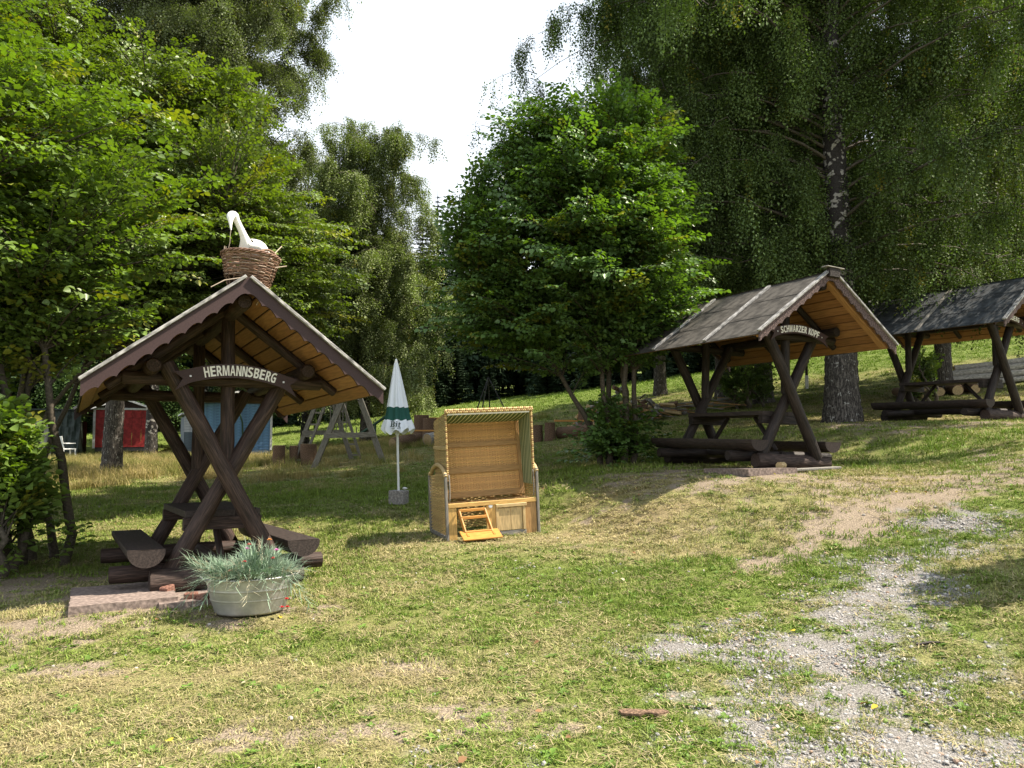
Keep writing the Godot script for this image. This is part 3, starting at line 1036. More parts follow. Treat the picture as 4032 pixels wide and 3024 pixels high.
func birch(called: String, label: String, base: Vector3, h: float, r0: float, spec: Dictionary) -> void:
	var r := RandomNumberGenerator.new()
	var sd: int = spec.get("seed", 1)
	r.seed = sd
	var lean: Vector3 = spec.get("lean", Vector3.ZERO)
	var root := thing(called, label, "birch tree", Transform3D(Basis.IDENTITY, base), "birch trees")
	var T := trunk_mesh(h, r0, lean, sd, 0.0, 46, 2.0)
	var mb: MB = T[0]
	var pts: Array = T[1]
	var rad: Array = T[2]
	var dark_to: float = spec.get("dark", 2.6)
	# the lower trunk, old furrowed bark, and the upper one, white and black
	var cut := 1
	while cut < pts.size() - 2 and pts[cut].y < dark_to:
		cut += 1
	var sides := 28
	for pass_ in 2:
		var m := MB.new()
		var i0 := 0 if pass_ == 0 else cut
		var i1 := cut if pass_ == 0 else pts.size() - 1
		var step := 4 if pass_ == 0 else 1
		var P := []
		var R := []
		for i in range(i0, i1):
			for q in step:
				var t := float(q) / step
				P.append(pts[i].lerp(pts[i + 1], t))
				R.append(lerpf(rad[i], rad[i + 1], t))
		P.append(pts[i1])
		R.append(rad[i1])
		m.tube(P, R, sides, false, noise2 if pass_ == 0 else noise, r0 * (0.10 if pass_ == 0 else 0.05), 0.0, 1.6)
		part(root, "trunk" if pass_ == 0 else "upper_trunk", m.done(), M.old_bark if pass_ == 0 else M.birch_bark)
	# limbs and hanging twigs
	var limbs := MB.new()
	var xfs := []
	var cols := PackedColorArray()
	var n: int = spec.get("limbs", 60)
	var per: float = spec.get("per", 36.0)      # twigs per metre of limb
	var lo: float = spec.get("low", 0.28)
	var reach: float = spec.get("reach", 4.0)
	var tint: Color = spec.get("tint", Color(0.11, 0.145, 0.06))
	var hang: float = spec.get("hang", 1.0)
	var thick: float = spec.get("thick", 0.6)
	var tilt: float = spec.get("tilt", 0.4)
	var pull: Vector3 = spec.get("pull", Vector3.ZERO)
	for i in n:
		var t := lo + (0.985 - lo) * (i + r.randf()) / n
		var y := t * h
		var k := 0
		while k < pts.size() - 2 and pts[k + 1].y < y - 0.25:
			k += 1
		var p0: Vector3 = pts[k].lerp(pts[k + 1], clampf((y - 0.25 - pts[k].y) / maxf(pts[k + 1].y - pts[k].y, 0.01), 0.0, 1.0))
		var a := i * 2.39996 + r.randf_range(-0.5, 0.5)
		var u := (t - lo) / (1.0 - lo)
		var prof := sqrt(maxf(0.02, 1.0 - pow(absf(u - 0.28) / 0.74, 2.2))) * (0.75 + 0.25 * sin(i * 1.7))
		var L := reach * prof * r.randf_range(0.7, 1.12)
		var out := (Vector3(cos(a), 0, sin(a)) + pull * smoothstep(0.95, 0.3, cos(a) * spec.get("turn", 0.0))).normalized()
		L *= 1.0 + spec.get("stretch", 0.25) * maxf(0.0, out.dot(pull))
		var rise := lerpf(0.30, 0.9, u)
		var p1 := p0 + out * L * 0.5 + Vector3(0, L * rise * 0.75, 0)
		var p2 := p0 + out * L + Vector3(0, L * (rise * 0.55 - 0.12), 0)
		var seg_n := 9
		var lp := []
		var lr := []
		for q in seg_n + 1:
			var s := float(q) / seg_n
			lp.append(bez(p0, p1, p2, s) + Vector3(noise.get_noise_2d(s * 40.0, i * 31.0), noise.get_noise_2d(s * 40.0, i * 31.0 + 700.0), noise.get_noise_2d(s * 40.0, i * 31.0 + 300.0)) * 0.22 * s)
			lr.append(maxf(0.006, r0 * 0.14 * (1.0 - u * 0.6) * (1.0 - 0.92 * s)))
		limbs.tube(lp, lr, 5, false)
		# side branches carry the hanging twigs in clumps
		var tone := r.randf_range(0.75, 1.25)
		var nb := maxi(3, int(L * 2.4))
		var each := int(L * per / nb)
		for bq in nb:
			var s0 := 1.0 - pow(r.randf(), 1.15) * 0.95
			if bq == 0: s0 = 1.0
			var q0 := bez(p0, p1, p2, s0)
			var sd_dir := (out * r.randf_range(0.0, 0.9) + Vector3(r.randfn(), r.randf_range(-0.1, 0.7), r.randfn()) * 0.8).normalized()
			var bl := thick * r.randf_range(0.9, 2.1)
			var q1 := q0 + sd_dir * bl * 0.5 + Vector3(0, 0.10 * bl, 0)
			var q2 := q0 + sd_dir * bl - Vector3(0, 0.30 * bl, 0)
			limbs.tube([q0, q0.lerp(q1, 0.7), q1.lerp(q2, 0.6), q2], [0.014, 0.010, 0.006, 0.003], 3, false)
			var tone2 := tone * r.randf_range(0.8, 1.2)
			var crowd := int(each * r.randf_range(0.5, 1.5))
			for q in crowd:
				var e := pow(r.randf(), 0.7)
				var p := bez(q0, q1, q2, e) + Vector3(r.randfn(), r.randfn() * 0.7, r.randfn()) * 0.13 * thick
				if p.y < 0.9: continue
				var ln := hang * r.randf_range(0.25, 1.15) * (0.5 + 0.5 * e)
				var w: float = spec.get("size", 1.0) * r.randf_range(0.7, 1.2)
				var b := Basis.from_euler(Vector3(r.randf_range(-1, 1) * tilt, r.randf() * TAU, r.randf_range(-1, 1) * tilt)).scaled_local(Vector3(w, maxf(ln, 0.3 * w), w))
				xfs.append(Transform3D(b, p))
				var cc := tint * tone2 * r.randf_range(0.75, 1.3)
				if r.randf() < 0.015: cc = cc.lerp(Color(0.32, 0.26, 0.04), 0.7)
				cols.append(cc)
	part(root, "limbs", limbs.done(), M.hazel_bark)
	many(root, "crown", spec.get("mesh", strand_mesh), M.birch_leaf, xfs, cols)

func spruce_mesh(sd: int) -> ArrayMesh:
	# a spruce one metre tall
	var r := RandomNumberGenerator.new()
	r.seed = sd
	var mb := MB.new()
	mb.col = Color(0.06, 0.045, 0.035)
	mb.tube([Vector3(0, -0.02, 0), Vector3(0, 0.4, 0), Vector3(0, 1, 0)], [0.013, 0.009, 0.001], 6, false)
	var y := 0.10
	while y < 0.985:
		var u := 1.0 - y
		var R := 0.19 * pow(u, 0.85) + 0.006
		var nb := 9 if y < 0.8 else 6
		for b in nb:
			var a := TAU * b / nb + r.randf_range(-0.35, 0.35) + y * 40.0
			var L := R * r.randf_range(0.7, 1.15)
			var o := Vector3(cos(a), 0, sin(a))
			var s := Vector3(-sin(a), 0, cos(a))
			var m := 7
			for k in m:
				var t := (k + 0.6) / m
				var droop := -0.30 * t + 0.22 * t * t
				var p := Vector3(0, y, 0) + o * L * t + Vector3(0, droop * L, 0)
				var w := L * 0.34 * (1.0 - 0.55 * t)
				for e in [-1.0, 1.0]:
					var g := r.randf_range(0.7, 1.3)
					mb.col = Color(g, g, g)
					var tip: Vector3 = p + s * e * w + o * L * 0.14 + Vector3(0, -0.10 * L * r.randf_range(0.3, 1.5), 0)
					mb.tri(p - o * L * 0.07, p + o * L * 0.10, tip, Vector3(0, 1, 0) + s * e * 0.4)
					var tip2: Vector3 = p + s * e * w * 0.4 + o * L * 0.05 + Vector3(0, -0.22 * L * r.randf_range(0.5, 1.2), 0)
					mb.tri(p - o * L * 0.06, p + o * L * 0.08, tip2, o + Vector3(0, 0.4, 0))
		y += 0.020 + 0.018 * u
	return mb.done()

func leafball_mesh(sd: int, leaves: int, size: float) -> ArrayMesh:
	# a broad-leaved tree one metre tall: trunk, limbs and leaves in uneven lobes
	var r := RandomNumberGenerator.new()
	r.seed = sd
	var mb := MB.new()
	mb.col = Color(0.8, 0.7, 0.6)
	mb.tube([Vector3(0, -0.03, 0), Vector3(0.01, 0.3, 0.005), Vector3(0, 0.7, 0)], [0.018, 0.013, 0.004], 6, false)
	var lobes := []
	for i in 16:
		var a := i * 2.4
		var y := r.randf_range(0.22, 0.86)
		var o := r.randf_range(0.05, 0.24) * (1.15 - y)
		lobes.append([Vector3(cos(a) * o, y, sin(a) * o), r.randf_range(0.09, 0.17)])
		mb.col = Color(0.8, 0.7, 0.6)
		mb.tube([Vector3(0, y * 0.6, 0), lobes[i][0]], [0.006, 0.002], 4, false)
	for i in leaves:
		var l: Array = lobes[i % 16]
		var d := Vector3(r.randfn(), r.randfn(), r.randfn()).normalized()
		var p: Vector3 = l[0] + d * l[1] * pow(r.randf(), 0.4) * Vector3(1, 0.8, 1)
		var dir := (d + Vector3(r.randf_range(-1, 1), r.randf_range(-1, 0.3), r.randf_range(-1, 1))).normalized()
		var up := (Vector3.UP + d * 0.6 + Vector3(r.randf_range(-0.6, 0.6), 0, r.randf_range(-0.6, 0.6))).normalized()
		var k := r.randf_range(0.7, 1.3)
		leaf(mb, p, dir, up, size * r.randf_range(0.7, 1.3), 0.75, Color(k, k, k))
	return mb.done()

func trees() -> void:
	sprig_mesh = hazel_sprig()
	strand_mesh = birch_strand(0.050, 40)
	strand_far = birch_strand(0.068, 32)
	# hazels
	hazel("hazel_bush", "hazel bush with leaning stems beside the picnic shelter carrying the stork nest", on(-5.15, 8.6), [[Vector3(-0.5, 4.0, 0.1), Vector3(2.1, 1.7, 1.9)], [Vector3(-1.6, 5.2, -0.4), Vector3(1.9, 1.5, 1.8)], [Vector3(-0.35, 2.75, 0.3), Vector3(0.95, 0.75, 0.8), 2.5], [Vector3(-1.0, 1.7, 0.4), Vector3(0.6, 0.9, 0.6), 3.0]], 1250, 3, 4, 0.82, Color(0.145, 0.220, 0.052), 0)
	hazel("hazel_bush", "tall wide hazel rising directly behind the stork nest shelter", on(-8.2, 12.8), [[Vector3(2.6, 4.2, 0), Vector3(2.5, 2.0, 2.2)], [Vector3(2.5, 6.0, 0.2), Vector3(2.0, 1.7, 2.0)], [Vector3(4.4, 4.0, 0.3), Vector3(1.5, 1.4, 1.3)], [Vector3(0.2, 5.0, 0.4), Vector3(1.8, 2.0, 1.8)]], 1900, 4, 5, 0.74, Color(0.155, 0.215, 0.055))
	hazel("hazel_bush", "hazel furthest from the wicker chair, filling the corner above the leaning stems", on(-9.4, 11.6), [[Vector3(0, 4.6, 0), Vector3(2.5, 2.4, 2.3)], [Vector3(0.9, 7.0, 0.2), Vector3(2.6, 2.0, 2.2)], [Vector3(-1.0, 2.6, 0.6), Vector3(1.6, 1.2, 1.4)]], 1500, 5, 6, 0.78, Color(0.145, 0.205, 0.055))
	hazel("hazel_bush", "round hazel bush with many stems between the wicker chair and the grey-roofed shelter", on(1.75, 13.0), [[Vector3(-0.85, 3.4, 0.1), Vector3(2.35, 1.9, 2.1)], [Vector3(-0.6, 5.0, 0.0), Vector3(1.9, 1.5, 1.7)], [Vector3(0.2, 3.5, 0.2), Vector3(1.45, 1.8, 1.5)], [Vector3(-1.9, 2.7, 0.2), Vector3(1.3, 1.2, 1.1)], [Vector3(0.3, 5.3, 0.2), Vector3(1.0, 1.0, 1.0)], [Vector3(0.0, 0.6, 0.2), Vector3(0.6, 0.6, 0.5), 5.0], [Vector3(0.35, 2.4, 0.4), Vector3(0.8, 0.8, 0.6), 1.5], [Vector3(-1.3, 4.4, 0.2), Vector3(1.3, 1.2, 1.2)]], 1700, 6, 7, 0.88, Color(0.115, 0.200, 0.056), 120)
	hazel("hazel_bush", "low leafy hazel shoots at the near edge beside the leaning stems", on(-5.3, 7.75), [[Vector3(0, 0.95, 0), Vector3(0.52, 0.8, 0.5)], [Vector3(-0.4, 1.5, 0.1), Vector3(0.45, 0.6, 0.45)]], 300, 33, 6, 0.9, Color(0.150, 0.230, 0.052), 60)
	# birches
	birch("birch_tree", "big old birch with a thick furrowed trunk between two picnic shelters", on(6.7, 15.6), 15.0, 0.33, {seed = 11, limbs = 150, per = 60.0, low = 0.20, reach = 5.0, hang = 1.15, thick = 0.7, dark = 2.4, tilt = 0.35, turn = 1.0, stretch = 0.35, pull = Vector3(-0.6, 0, -0.9), tint = Color(0.115, 0.165, 0.060)})
	birch("birch_tree", "birch with furrowed grey trunk in front of the red wagon", on(-10.15, 19.6), 18.0, 0.24, {seed = 12, limbs = 180, per = 115.0, low = 0.35, reach = 4.25, hang = 0.85, thick = 0.66, dark = 3.0, tilt = 0.6, lean = Vector3(0.09, 0, 0), stretch = 0.3, pull = Vector3(0.5, 0, 0), tint = Color(0.190, 0.220, 0.130)})
	birch("birch_tree", "slim white birch trunk standing between the red and the blue wagon", on(-13.1, 28.0), 17.0, 0.22, {seed = 13, limbs = 70, per = 26.0, low = 0.35, reach = 3.6, hang = 1.2, thick = 0.8, dark = 0.9, size = 1.2, mesh = strand_far})
	birch("birch_tree", "thin birch behind the blue wagon's annex", on(-13.6, 34.0), 15.0, 0.18, {seed = 14, limbs = 60, per = 20.0, low = 0.3, reach = 3.4, hang = 1.3, thick = 0.8, dark = 0.6, size = 1.25, mesh = strand_far})
	birch("birch_tree", "full weeping birch standing behind the closed parasol", on(-6.1, 32.0), 13.4, 0.22, {seed = 15, limbs = 120, per = 52.0, low = 0.14, reach = 3.5, hang = 1.2, thick = 0.65, dark = 1.5, size = 1.15, mesh = strand_far, tint = Color(0.210, 0.250, 0.120)})
	birch("birch_tree", "birch behind the swing frame, beside the weeping birch", on(-9.0, 33.5), 13.0, 0.20, {seed = 16, limbs = 80, per = 28.0, low = 0.2, reach = 3.0, hang = 1.3, thick = 0.7, dark = 1.5, size = 1.15, mesh = strand_far, tint = Color(0.17, 0.21, 0.09)})
	birch("birch_tree", "birch with white flecked trunk seen behind the roof of the grey shelter", on(7.5, 22.9), 17.5, 0.27, {seed = 17, limbs = 100, per = 34.0, low = 0.14, reach = 4.4, hang = 1.2, thick = 0.75, dark = 2.2, size = 1.1, mesh = strand_far, tint = Color(0.105, 0.155, 0.055)})
	birch("birch_tree", "leaning birch seen under the roof of the grey shelter", on(7.0, 25.5), 15.0, 0.24, {seed = 18, limbs = 80, per = 26.0, low = 0.2, reach = 3.8, hang = 1.3, thick = 0.8, dark = 2.4, size = 1.15, mesh = strand_far, lean = Vector3(-0.12, 0, 0), tint = Color(0.105, 0.155, 0.055)})
	birch("birch_tree", "dark birch standing behind the heap of firewood", on(5.6, 29.0), 15.0, 0.24, {seed = 19, limbs = 80, per = 26.0, low = 0.2, reach = 3.6, hang = 1.3, thick = 0.8, dark = 2.4, size = 1.2, mesh = strand_far, tint = Color(0.10, 0.15, 0.052)})
	birch("birch_tree", "birch with sunlit hanging twigs behind the dark blue roof", on(11.6, 20.6), 15.5, 0.22, {seed = 20, limbs = 110, per = 34.0, low = 0.16, reach = 3.6, hang = 1.1, thick = 0.7, dark = 2.5, size = 1.1, mesh = strand_far, tint = Color(0.14, 0.175, 0.06)})
	birch("birch_tree", "birch at the picture's edge above the pale log stack", on(16.2, 22.5), 15.0, 0.24, {seed = 22, limbs = 100, per = 30.0, low = 0.14, reach = 4.2, hang = 1.2, thick = 0.8, dark = 2.5, size = 1.15, mesh = strand_far, tint = Color(0.12, 0.125, 0.045)})
	hazel("hazel_sapling", "low leafy sapling at the foot of the white flecked birch", on(6.75, 22.0), [[Vector3(0, 0.75, 0), Vector3(0.75, 0.7, 0.6)]], 110, 31, 4, 0.9, Color(0.11, 0.17, 0.045))
	hazel("hazel_sapling", "slender leafy sapling behind the table of the dark blue shelter", on(10.1, 18.9), [[Vector3(0, 0.7, 0), Vector3(0.35, 0.6, 0.3)]], 40, 32, 4, 0.9, Color(0.11, 0.17, 0.045))
	# the wood beyond the meadow reads as one dark mass
	var r := RandomNumberGenerator.new()
	r.seed = 9
	var sp := [[], PackedColorArray()]
	var br := [[], PackedColorArray()]
	for i in 150:
		var x := -48.0 + 100.0 * (i + r.randf()) / 150.0
		var d := 50.0 + 22.0 * pow(r.randf(), 1.3) - 0.10 * maxf(0.0, x)
		var tall := r.randf_range(13.0, 19.0)
		if x > -9.0 and x < 4.0:
			tall = r.randf_range(10.0, 13.5)
		sp[0].append(Transform3D(Basis(Vector3.UP, r.randf() * TAU).scaled(Vector3(tall * 1.1, tall, tall * 1.1)), on(x, d)))
		sp[1].append(Color(0.040, 0.064, 0.034) * r.randf_range(0.75, 1.25))
	for i in 110:
		var x := -50.0 + 105.0 * (i + r.randf()) / 110.0
		var d := 47.0 + 12.0 * r.randf() - 0.12 * maxf(0.0, x)
		if x > -16.0 and x < 9.0 and r.randf() < 0.85:
			continue
		var tall := r.randf_range(5.0, 12.0)
		if x > 8.0:
			tall = r.randf_range(9.0, 18.0)
		br[0].append(Transform3D(Basis(Vector3.UP, r.randf() * TAU).scaled(Vector3(tall * 1.15, tall, tall * 1.15)), on(x, d)))
		br[1].append(Color(0.055, 0.085, 0.030) * r.randf_range(0.7, 1.25))
	for i in 90:
		var x := -40.0 + 85.0 * (i + r.randf()) / 90.0
		var d := 46.5 + 5.0 * r.randf() - 0.10 * maxf(0.0, x)
		var tall := r.randf_range(1.8, 4.2)
		sp[0].append(Transform3D(Basis(Vector3.UP, r.randf() * TAU).scaled(Vector3(tall * 2.0, tall * 1.5, tall * 2.0)), on(x, d, -0.15 * tall)))
		sp[1].append(Color(0.040, 0.064, 0.034) * r.randf_range(0.75, 1.25))
	var fo := stuff("forest", "dark wood of spruces and broad-leaved trees beyond the meadow", "forest")
	var spm := spruce_mesh(2)
	many(fo, "spruces", spm, M.needle, sp[0], sp[1])
	many(fo, "broad_leaved_trees", leafball_mesh(8, 3200, 0.021), M.dark_leaf, br[0], br[1])
	# spruces whose tips stand against the sky
	for q in [[-4.9, 50.0, 14.3, "spruce whose tip stands against the sky between the weeping birch and the hazel"], [-6.0, 51.0, 13.2, "lower spruce touching the weeping birch at the forest edge"]]:
		var t := thing("spruce_tree", q[3], "spruce", Transform3D(Basis.IDENTITY, on(q[0], q[1])), "spruces at the forest edge")
		var tr := MB.new()
		tr.tube([Vector3(0, -0.2, 0), Vector3(0, 2.5, 0)], [0.2, 0.17], 8, false)
		part(t, "trunk", tr.done(), M.hazel_bark)
		many(t, "crown", spm, M.needle, [Transform3D(Basis.IDENTITY.scaled(Vector3(q[2] * 1.05, q[2], q[2] * 1.05)), Vector3.ZERO)], PackedColorArray([Color(0.040, 0.064, 0.034)]))
	# young growth under the trees on the far left and behind the sheds
	var bu := [[], PackedColorArray()]
	for q in [[-22.0, 38.0, 5.0], [-26.0, 36.0, 6.0], [-17.5, 40.0, 4.5], [-20.0, 42.0, 7.0], [-14.0, 42.0, 5.0], [-11.0, 43.0, 4.0], [-8.0, 43.0, 3.5], [-30.0, 40.0, 8.0]]:
		bu[0].append(Transform3D(Basis(Vector3.UP, q[0]).scaled(Vector3(q[2] * 1.2, q[2], q[2] * 1.2)), on(q[0], q[1])))
		bu[1].append(Color(0.05, 0.085, 0.026))
	many(stuff("undergrowth", "young broad-leaved growth behind the wagons", "undergrowth"), "young_trees", leafball_mesh(5, 2400, 0.024), M.dark_leaf, bu[0], bu[1])

# ---------------------------------------------------------------- picnic shelters
const RH := 2.60      # ridge
const RE := 1.687     # eaves
const RW := 1.188     # half width
const ZF := 1.727
const ZB := -1.709

func letters(parent: Node3D, text: String, cx: float, y_of: Callable, z: float, width: float, cap: float) -> void:
	var font := SystemFont.new()
	font.font_names = PackedStringArray(["Droid Sans"])
	font.font_weight = 700
	var n := text.length()
	var adv := PackedFloat32Array()
	var total := 0.0
	for i in n:
		var w := 1.0
		if text[i] in "I!. ": w = 0.55
		elif text[i] in "MW": w = 1.3
		adv.append(w)
		total += w
	var x := cx - width * 0.5
	for i in n:
		var w := width * adv[i] / total
		if text[i] != " ":
			var tm := TextMesh.new()
			tm.font = font
			tm.text = text[i]
			tm.font_size = 32
			tm.pixel_size = 0.001
			tm.depth = 0.006
			var box := tm.get_aabb()
			var s := cap / 0.0229
			var sx := minf(s, w * 0.86 / maxf(box.size.x, 0.001))
			if text[i] in "I!": sx = s
			var xm := x + w * 0.5
			var slope: float = (y_of.call(xm + 0.02) - y_of.call(xm - 0.02)) / 0.04
			var b := Basis(Vector3(0, 0, 1), atan(slope)).scaled_local(Vector3(sx, s, 1))
			part(parent, "letter", tm, M.letter_white, Transform3D(b, Vector3(xm, y_of.call(xm), z + 0.003)))
		x += w

func barge(side: float, scallops: int) -> ArrayMesh:
	# a scalloped board along the gable edge, in the gable's plane
	var mb := MB.new()
	var poly := PackedVector2Array()
	var top0 := Vector2(0, RH + 0.012)
	var top1 := Vector2(side * (RW + 0.015), RE + 0.004)
	var dir := (top1 - top0).normalized()
	var dn := Vector2(0, -1)
	poly.append(top0)
	poly.append(top1)
	var l := (top1 - top0).length()
	var n := scallops * 8
	for i in n + 1:
		var t := 1.0 - float(i) / n
		var ph := fposmod(t * scallops, 1.0)
		var dep := 0.145 - 0.032 * pow(sin(ph * PI), 0.75)
		if i == 0: dep = 0.12
		poly.append(top0 + dir * l * t + dn * dep)
	mb.plate(poly, 0.0, 0.024)
	return mb.done()

func shelter(label: String, xf: Transform3D, o: Dictionary) -> Node3D:
	var root := thing("picnic_shelter", label, "picnic shelter", xf, "roofed picnic tables")
	var W: Material = M[o.wood]
	var F := 0.99
	# frames
	var ty: float = o.get("table", 0.72)
	for s in [1.0, -1.0]:
		var z: float = F * s
		var zo: float = z + 0.02
		timber(root, "foot_log", Vector3(-0.62, 0.045, z + 0.03 * s), Vector3(0.68, 0.045, z + 0.03 * s), 0.105, M.dark_wood_old if s > 0.0 else W, 0.097)
		timber(root, "leg", Vector3(0.44, 0.10, zo + 0.075 * s), Vector3(-0.55, 1.93, zo + 0.075 * s), 0.077, W, 0.070)
		timber(root, "leg", Vector3(-0.45, 0.10, zo - 0.075 * s), Vector3(0.52, 1.87, zo - 0.075 * s), 0.077, W, 0.070)
		timber(root, "king_post", Vector3(0.0, 1.0, zo - 0.10 * s), Vector3(0.0, 2.42, zo - 0.10 * s), 0.062, W)
		timber(root, "tie_beam", Vector3(-0.88, 1.81, z - 0.02 * s), Vector3(0.85, 1.81, z - 0.02 * s), 0.062, W)
		timber(root, "seat_beam", Vector3(-0.92, 0.115, z - 0.18 * s), Vector3(0.92, 0.115, z - 0.18 * s), 0.075, W)
	for s in [-1.0, 1.0]:
		timber(root, "purlin", Vector3(0.66 * s, 1.90, -1.25), Vector3(0.66 * s, 1.90, 1.22), 0.068, W)
		var hl := half_log_mesh(2.35, 0.148, 0.14)
		part(root, "bench", hl, M.bench_wood, Transform3D(Basis.IDENTITY, Vector3(0.66 * s, 0.34, -1.2)))
	timber(root, "ridge_log", Vector3(0, 2.43, -1.55), Vector3(0, 2.43, 1.62), 0.065, W)
	for k in 3:
		board(root, "table_plank", Vector3(-0.22 + 0.22 * k, ty, -0.88), Vector3(-0.22 + 0.22 * k, ty, 0.84), 0.214, 0.06, M.bench_wood)
	for s in [-1.0, 1.0]:
		board(root, "table_bearer", Vector3(-0.34, ty - 0.088, 0.80 * s), Vector3(0.34, ty - 0.088, 0.80 * s), 0.09, 0.115, W)
		timber(root, "brace", Vector3(0, 0.2, 0.74 * s), Vector3(0, ty - 0.04, 0.30 * s), 0.032, W)
	timber(root, "floor_log", Vector3(0, 0.135, -0.9), Vector3(0, 0.135, 0.9), 0.06, W)
	# roof
	var roof := Node3D.new()
	roof.name = "roof"
	root.add_child(roof)
	var sl := Vector2(RW, RE - RH)
	var ll := sl.length()
	for s in [-1.0, 1.0]:
		var u := Vector3(s * sl.x, sl.y, 0).normalized()
		var nn := Vector3(s * -sl.y, sl.x, 0).normalized()
		for k in 10:
			var wob := rng.randf_range(-0.012, 0.012)
			var c := Vector3(0, RH, 0) + u * (ll * (k + 0.5) / 10.0) - nn * 0.034
			board(roof, "plank", c + Vector3(0, 0, ZB + absf(wob)), c + Vector3(0, 0, ZF - absf(wob)), ll / 10.0 - 0.011, 0.02, M["roof_plank_%d" % ((k * 7 + int(s) + o.seed) % 3)], nn, 0.006)
		for z in o.rafters:
			var a := Vector3(0, RH, z) + u * 0.05 - nn * 0.085
			timber(roof, "rafter", a, a + u * (ll - 0.22), 0.046, W, 0.042)
		if o.has("lath"):
			var a := Vector3(0, RH, ZF - 0.10) + u * 0.06 - nn * 0.068
			board(roof, "lath", a, a + u * (ll - 0.1), 0.10, 0.04, M.light_lath, nn)
		# roofing felt in overlapping strips
		for k in 3:
			var c := Vector3(0, RH, 0) + u * (ll * (k + 0.5) / 3.0) - nn * (0.016 - 0.004 * (2 - k))
			var mb := MB.new()
			var fz := ZF - 0.004 - ZB
			var gx := 24
			for q in gx:
				var z0 := fz * q / gx
				var z1 := fz * (q + 1) / gx
				for e in 4:
					var x0 := -ll / 6.0 - 0.012 + (ll / 3.0 + 0.024) * e / 4.0
					var x1 := -ll / 6.0 - 0.012 + (ll / 3.0 + 0.024) * (e + 1) / 4.0
					var f := func(x: float, zz: float) -> Vector3: return Vector3(x, 0.004 * noise.get_noise_2d(x * 60.0 + k * 80.0, zz * 40.0 + s * 300.0), zz)
					mb.quad(f.call(x0, z0), f.call(x1, z0), f.call(x1, z1), f.call(x0, z1), Vector3.UP)
			var t := aim(c + Vector3(0, 0, ZB), c + Vector3(0, 0, ZF), nn)
			part(roof, "felt_sheet", mb.done(), M[o.felt], t)
			var ed := MB.new()
			ed.box(Vector3(-ll / 6.0 - 0.006 if s < 0 else ll / 6.0 + 0.006, -0.006, fz * 0.5), Vector3(0.012, 0.012, fz), 0.002)
			if k == 2:
				part(roof, "felt_edge", ed.done(), M[o.felt], Transform3D(t.basis, t.origin + u * (0.0)))
		for z in o.battens:
			var a := Vector3(0, RH, z) + u * 0.03 + nn * 0.006
			board(roof, "batten", a, a + u * (ll - 0.03), 0.068, 0.03, M[o.batten], nn)
		for e in [0, 1]:
			var zz := ZF if e == 0 else ZB - 0.024
			part(roof, "barge_board", barge(s, 10), M[o.barge], Transform3D(Basis.IDENTITY, Vector3(0, 0, zz)))
			var a := Vector3(0, RH + 0.012, zz + (0.016 if e == 0 else 0.008)) + nn * 0.016
			board(roof, "edge_strip", a + u * 0.012, a + u * (ll + 0.02), 0.075, 0.026, M[o.edge], nn, 0.003)
	# the name board
	var cx: float = o.sign_x
	var yc := func(x: float) -> float: return o.sign_y - 0.42 * (x - cx) * (x - cx) - 0.03 * (x - cx)
	var poly := PackedVector2Array()
	var half := 0.40
	for i in 17:
		var x := cx - half + 2.0 * half * i / 16.0
		poly.append(Vector2(x, yc.call(x) + 0.062))
	poly.append(Vector2(cx + half + 0.13, yc.call(cx + half + 0.13) + 0.075))
	poly.append(Vector2(cx + half + 0.06, yc.call(cx + half + 0.07) - 0.005))
	poly.append(Vector2(cx + half + 0.12, yc.call(cx + half + 0.13) - 0.085))
	for i in 17:
		var x := cx + half - 2.0 * half * i / 16.0
		poly.append(Vector2(x, yc.call(x) - 0.062))
	poly.append(Vector2(cx - half - 0.12, yc.call(cx - half - 0.13) - 0.085))
	poly.append(Vector2(cx - half - 0.06, yc.call(cx - half - 0.07) - 0.005))
	poly.append(Vector2(cx - half - 0.13, yc.call(cx - half - 0.13) + 0.075))
	var sb := MB.new()
	sb.plate(poly, 0.0, 0.022)
	var sz := F + 0.185
	var sg := part(root, "sign_board", sb.done(), M.barge_paint, Transform3D(Basis.IDENTITY, Vector3(0, 0, sz)))
	letters(sg, o.text, o.get("text_x", cx), yc, 0.022, o.text_w, 0.09)
	for q in [-1.0, 1.0]:
		var nb := MB.new()
		var x: float = cx + q * (half + 0.0)
		nb.box(Vector3(x, yc.call(x) - 0.005, 0.024), Vector3(0.018, 0.018, 0.006), 0.003)
		part(sg, "nail_head", nb.done(), M.nail)
	if o.has("cap"):
		var cb := MB.new()
		cb.box(Vector3(0.02, RH - 0.03, ZF + 0.045), Vector3(0.19, 0.12, 0.06), 0.006)
		part(roof, "ridge_box", cb.done(), M.black_wood)
		board(roof, "ridge_cap", Vector3(-0.13, RH + 0.045, ZF + 0.03), Vector3(0.18, RH + 0.034, ZF + 0.03), 0.11, 0.014, M.grey_wood)
	return root

func turned(at: Vector3, yaw: float, pitch := 0.0, roll := 0.0) -> Transform3D:
	return Transform3D(Basis(Vector3.UP, yaw) * Basis(Vector3.RIGHT, pitch) * Basis(Vector3.BACK, roll), at)

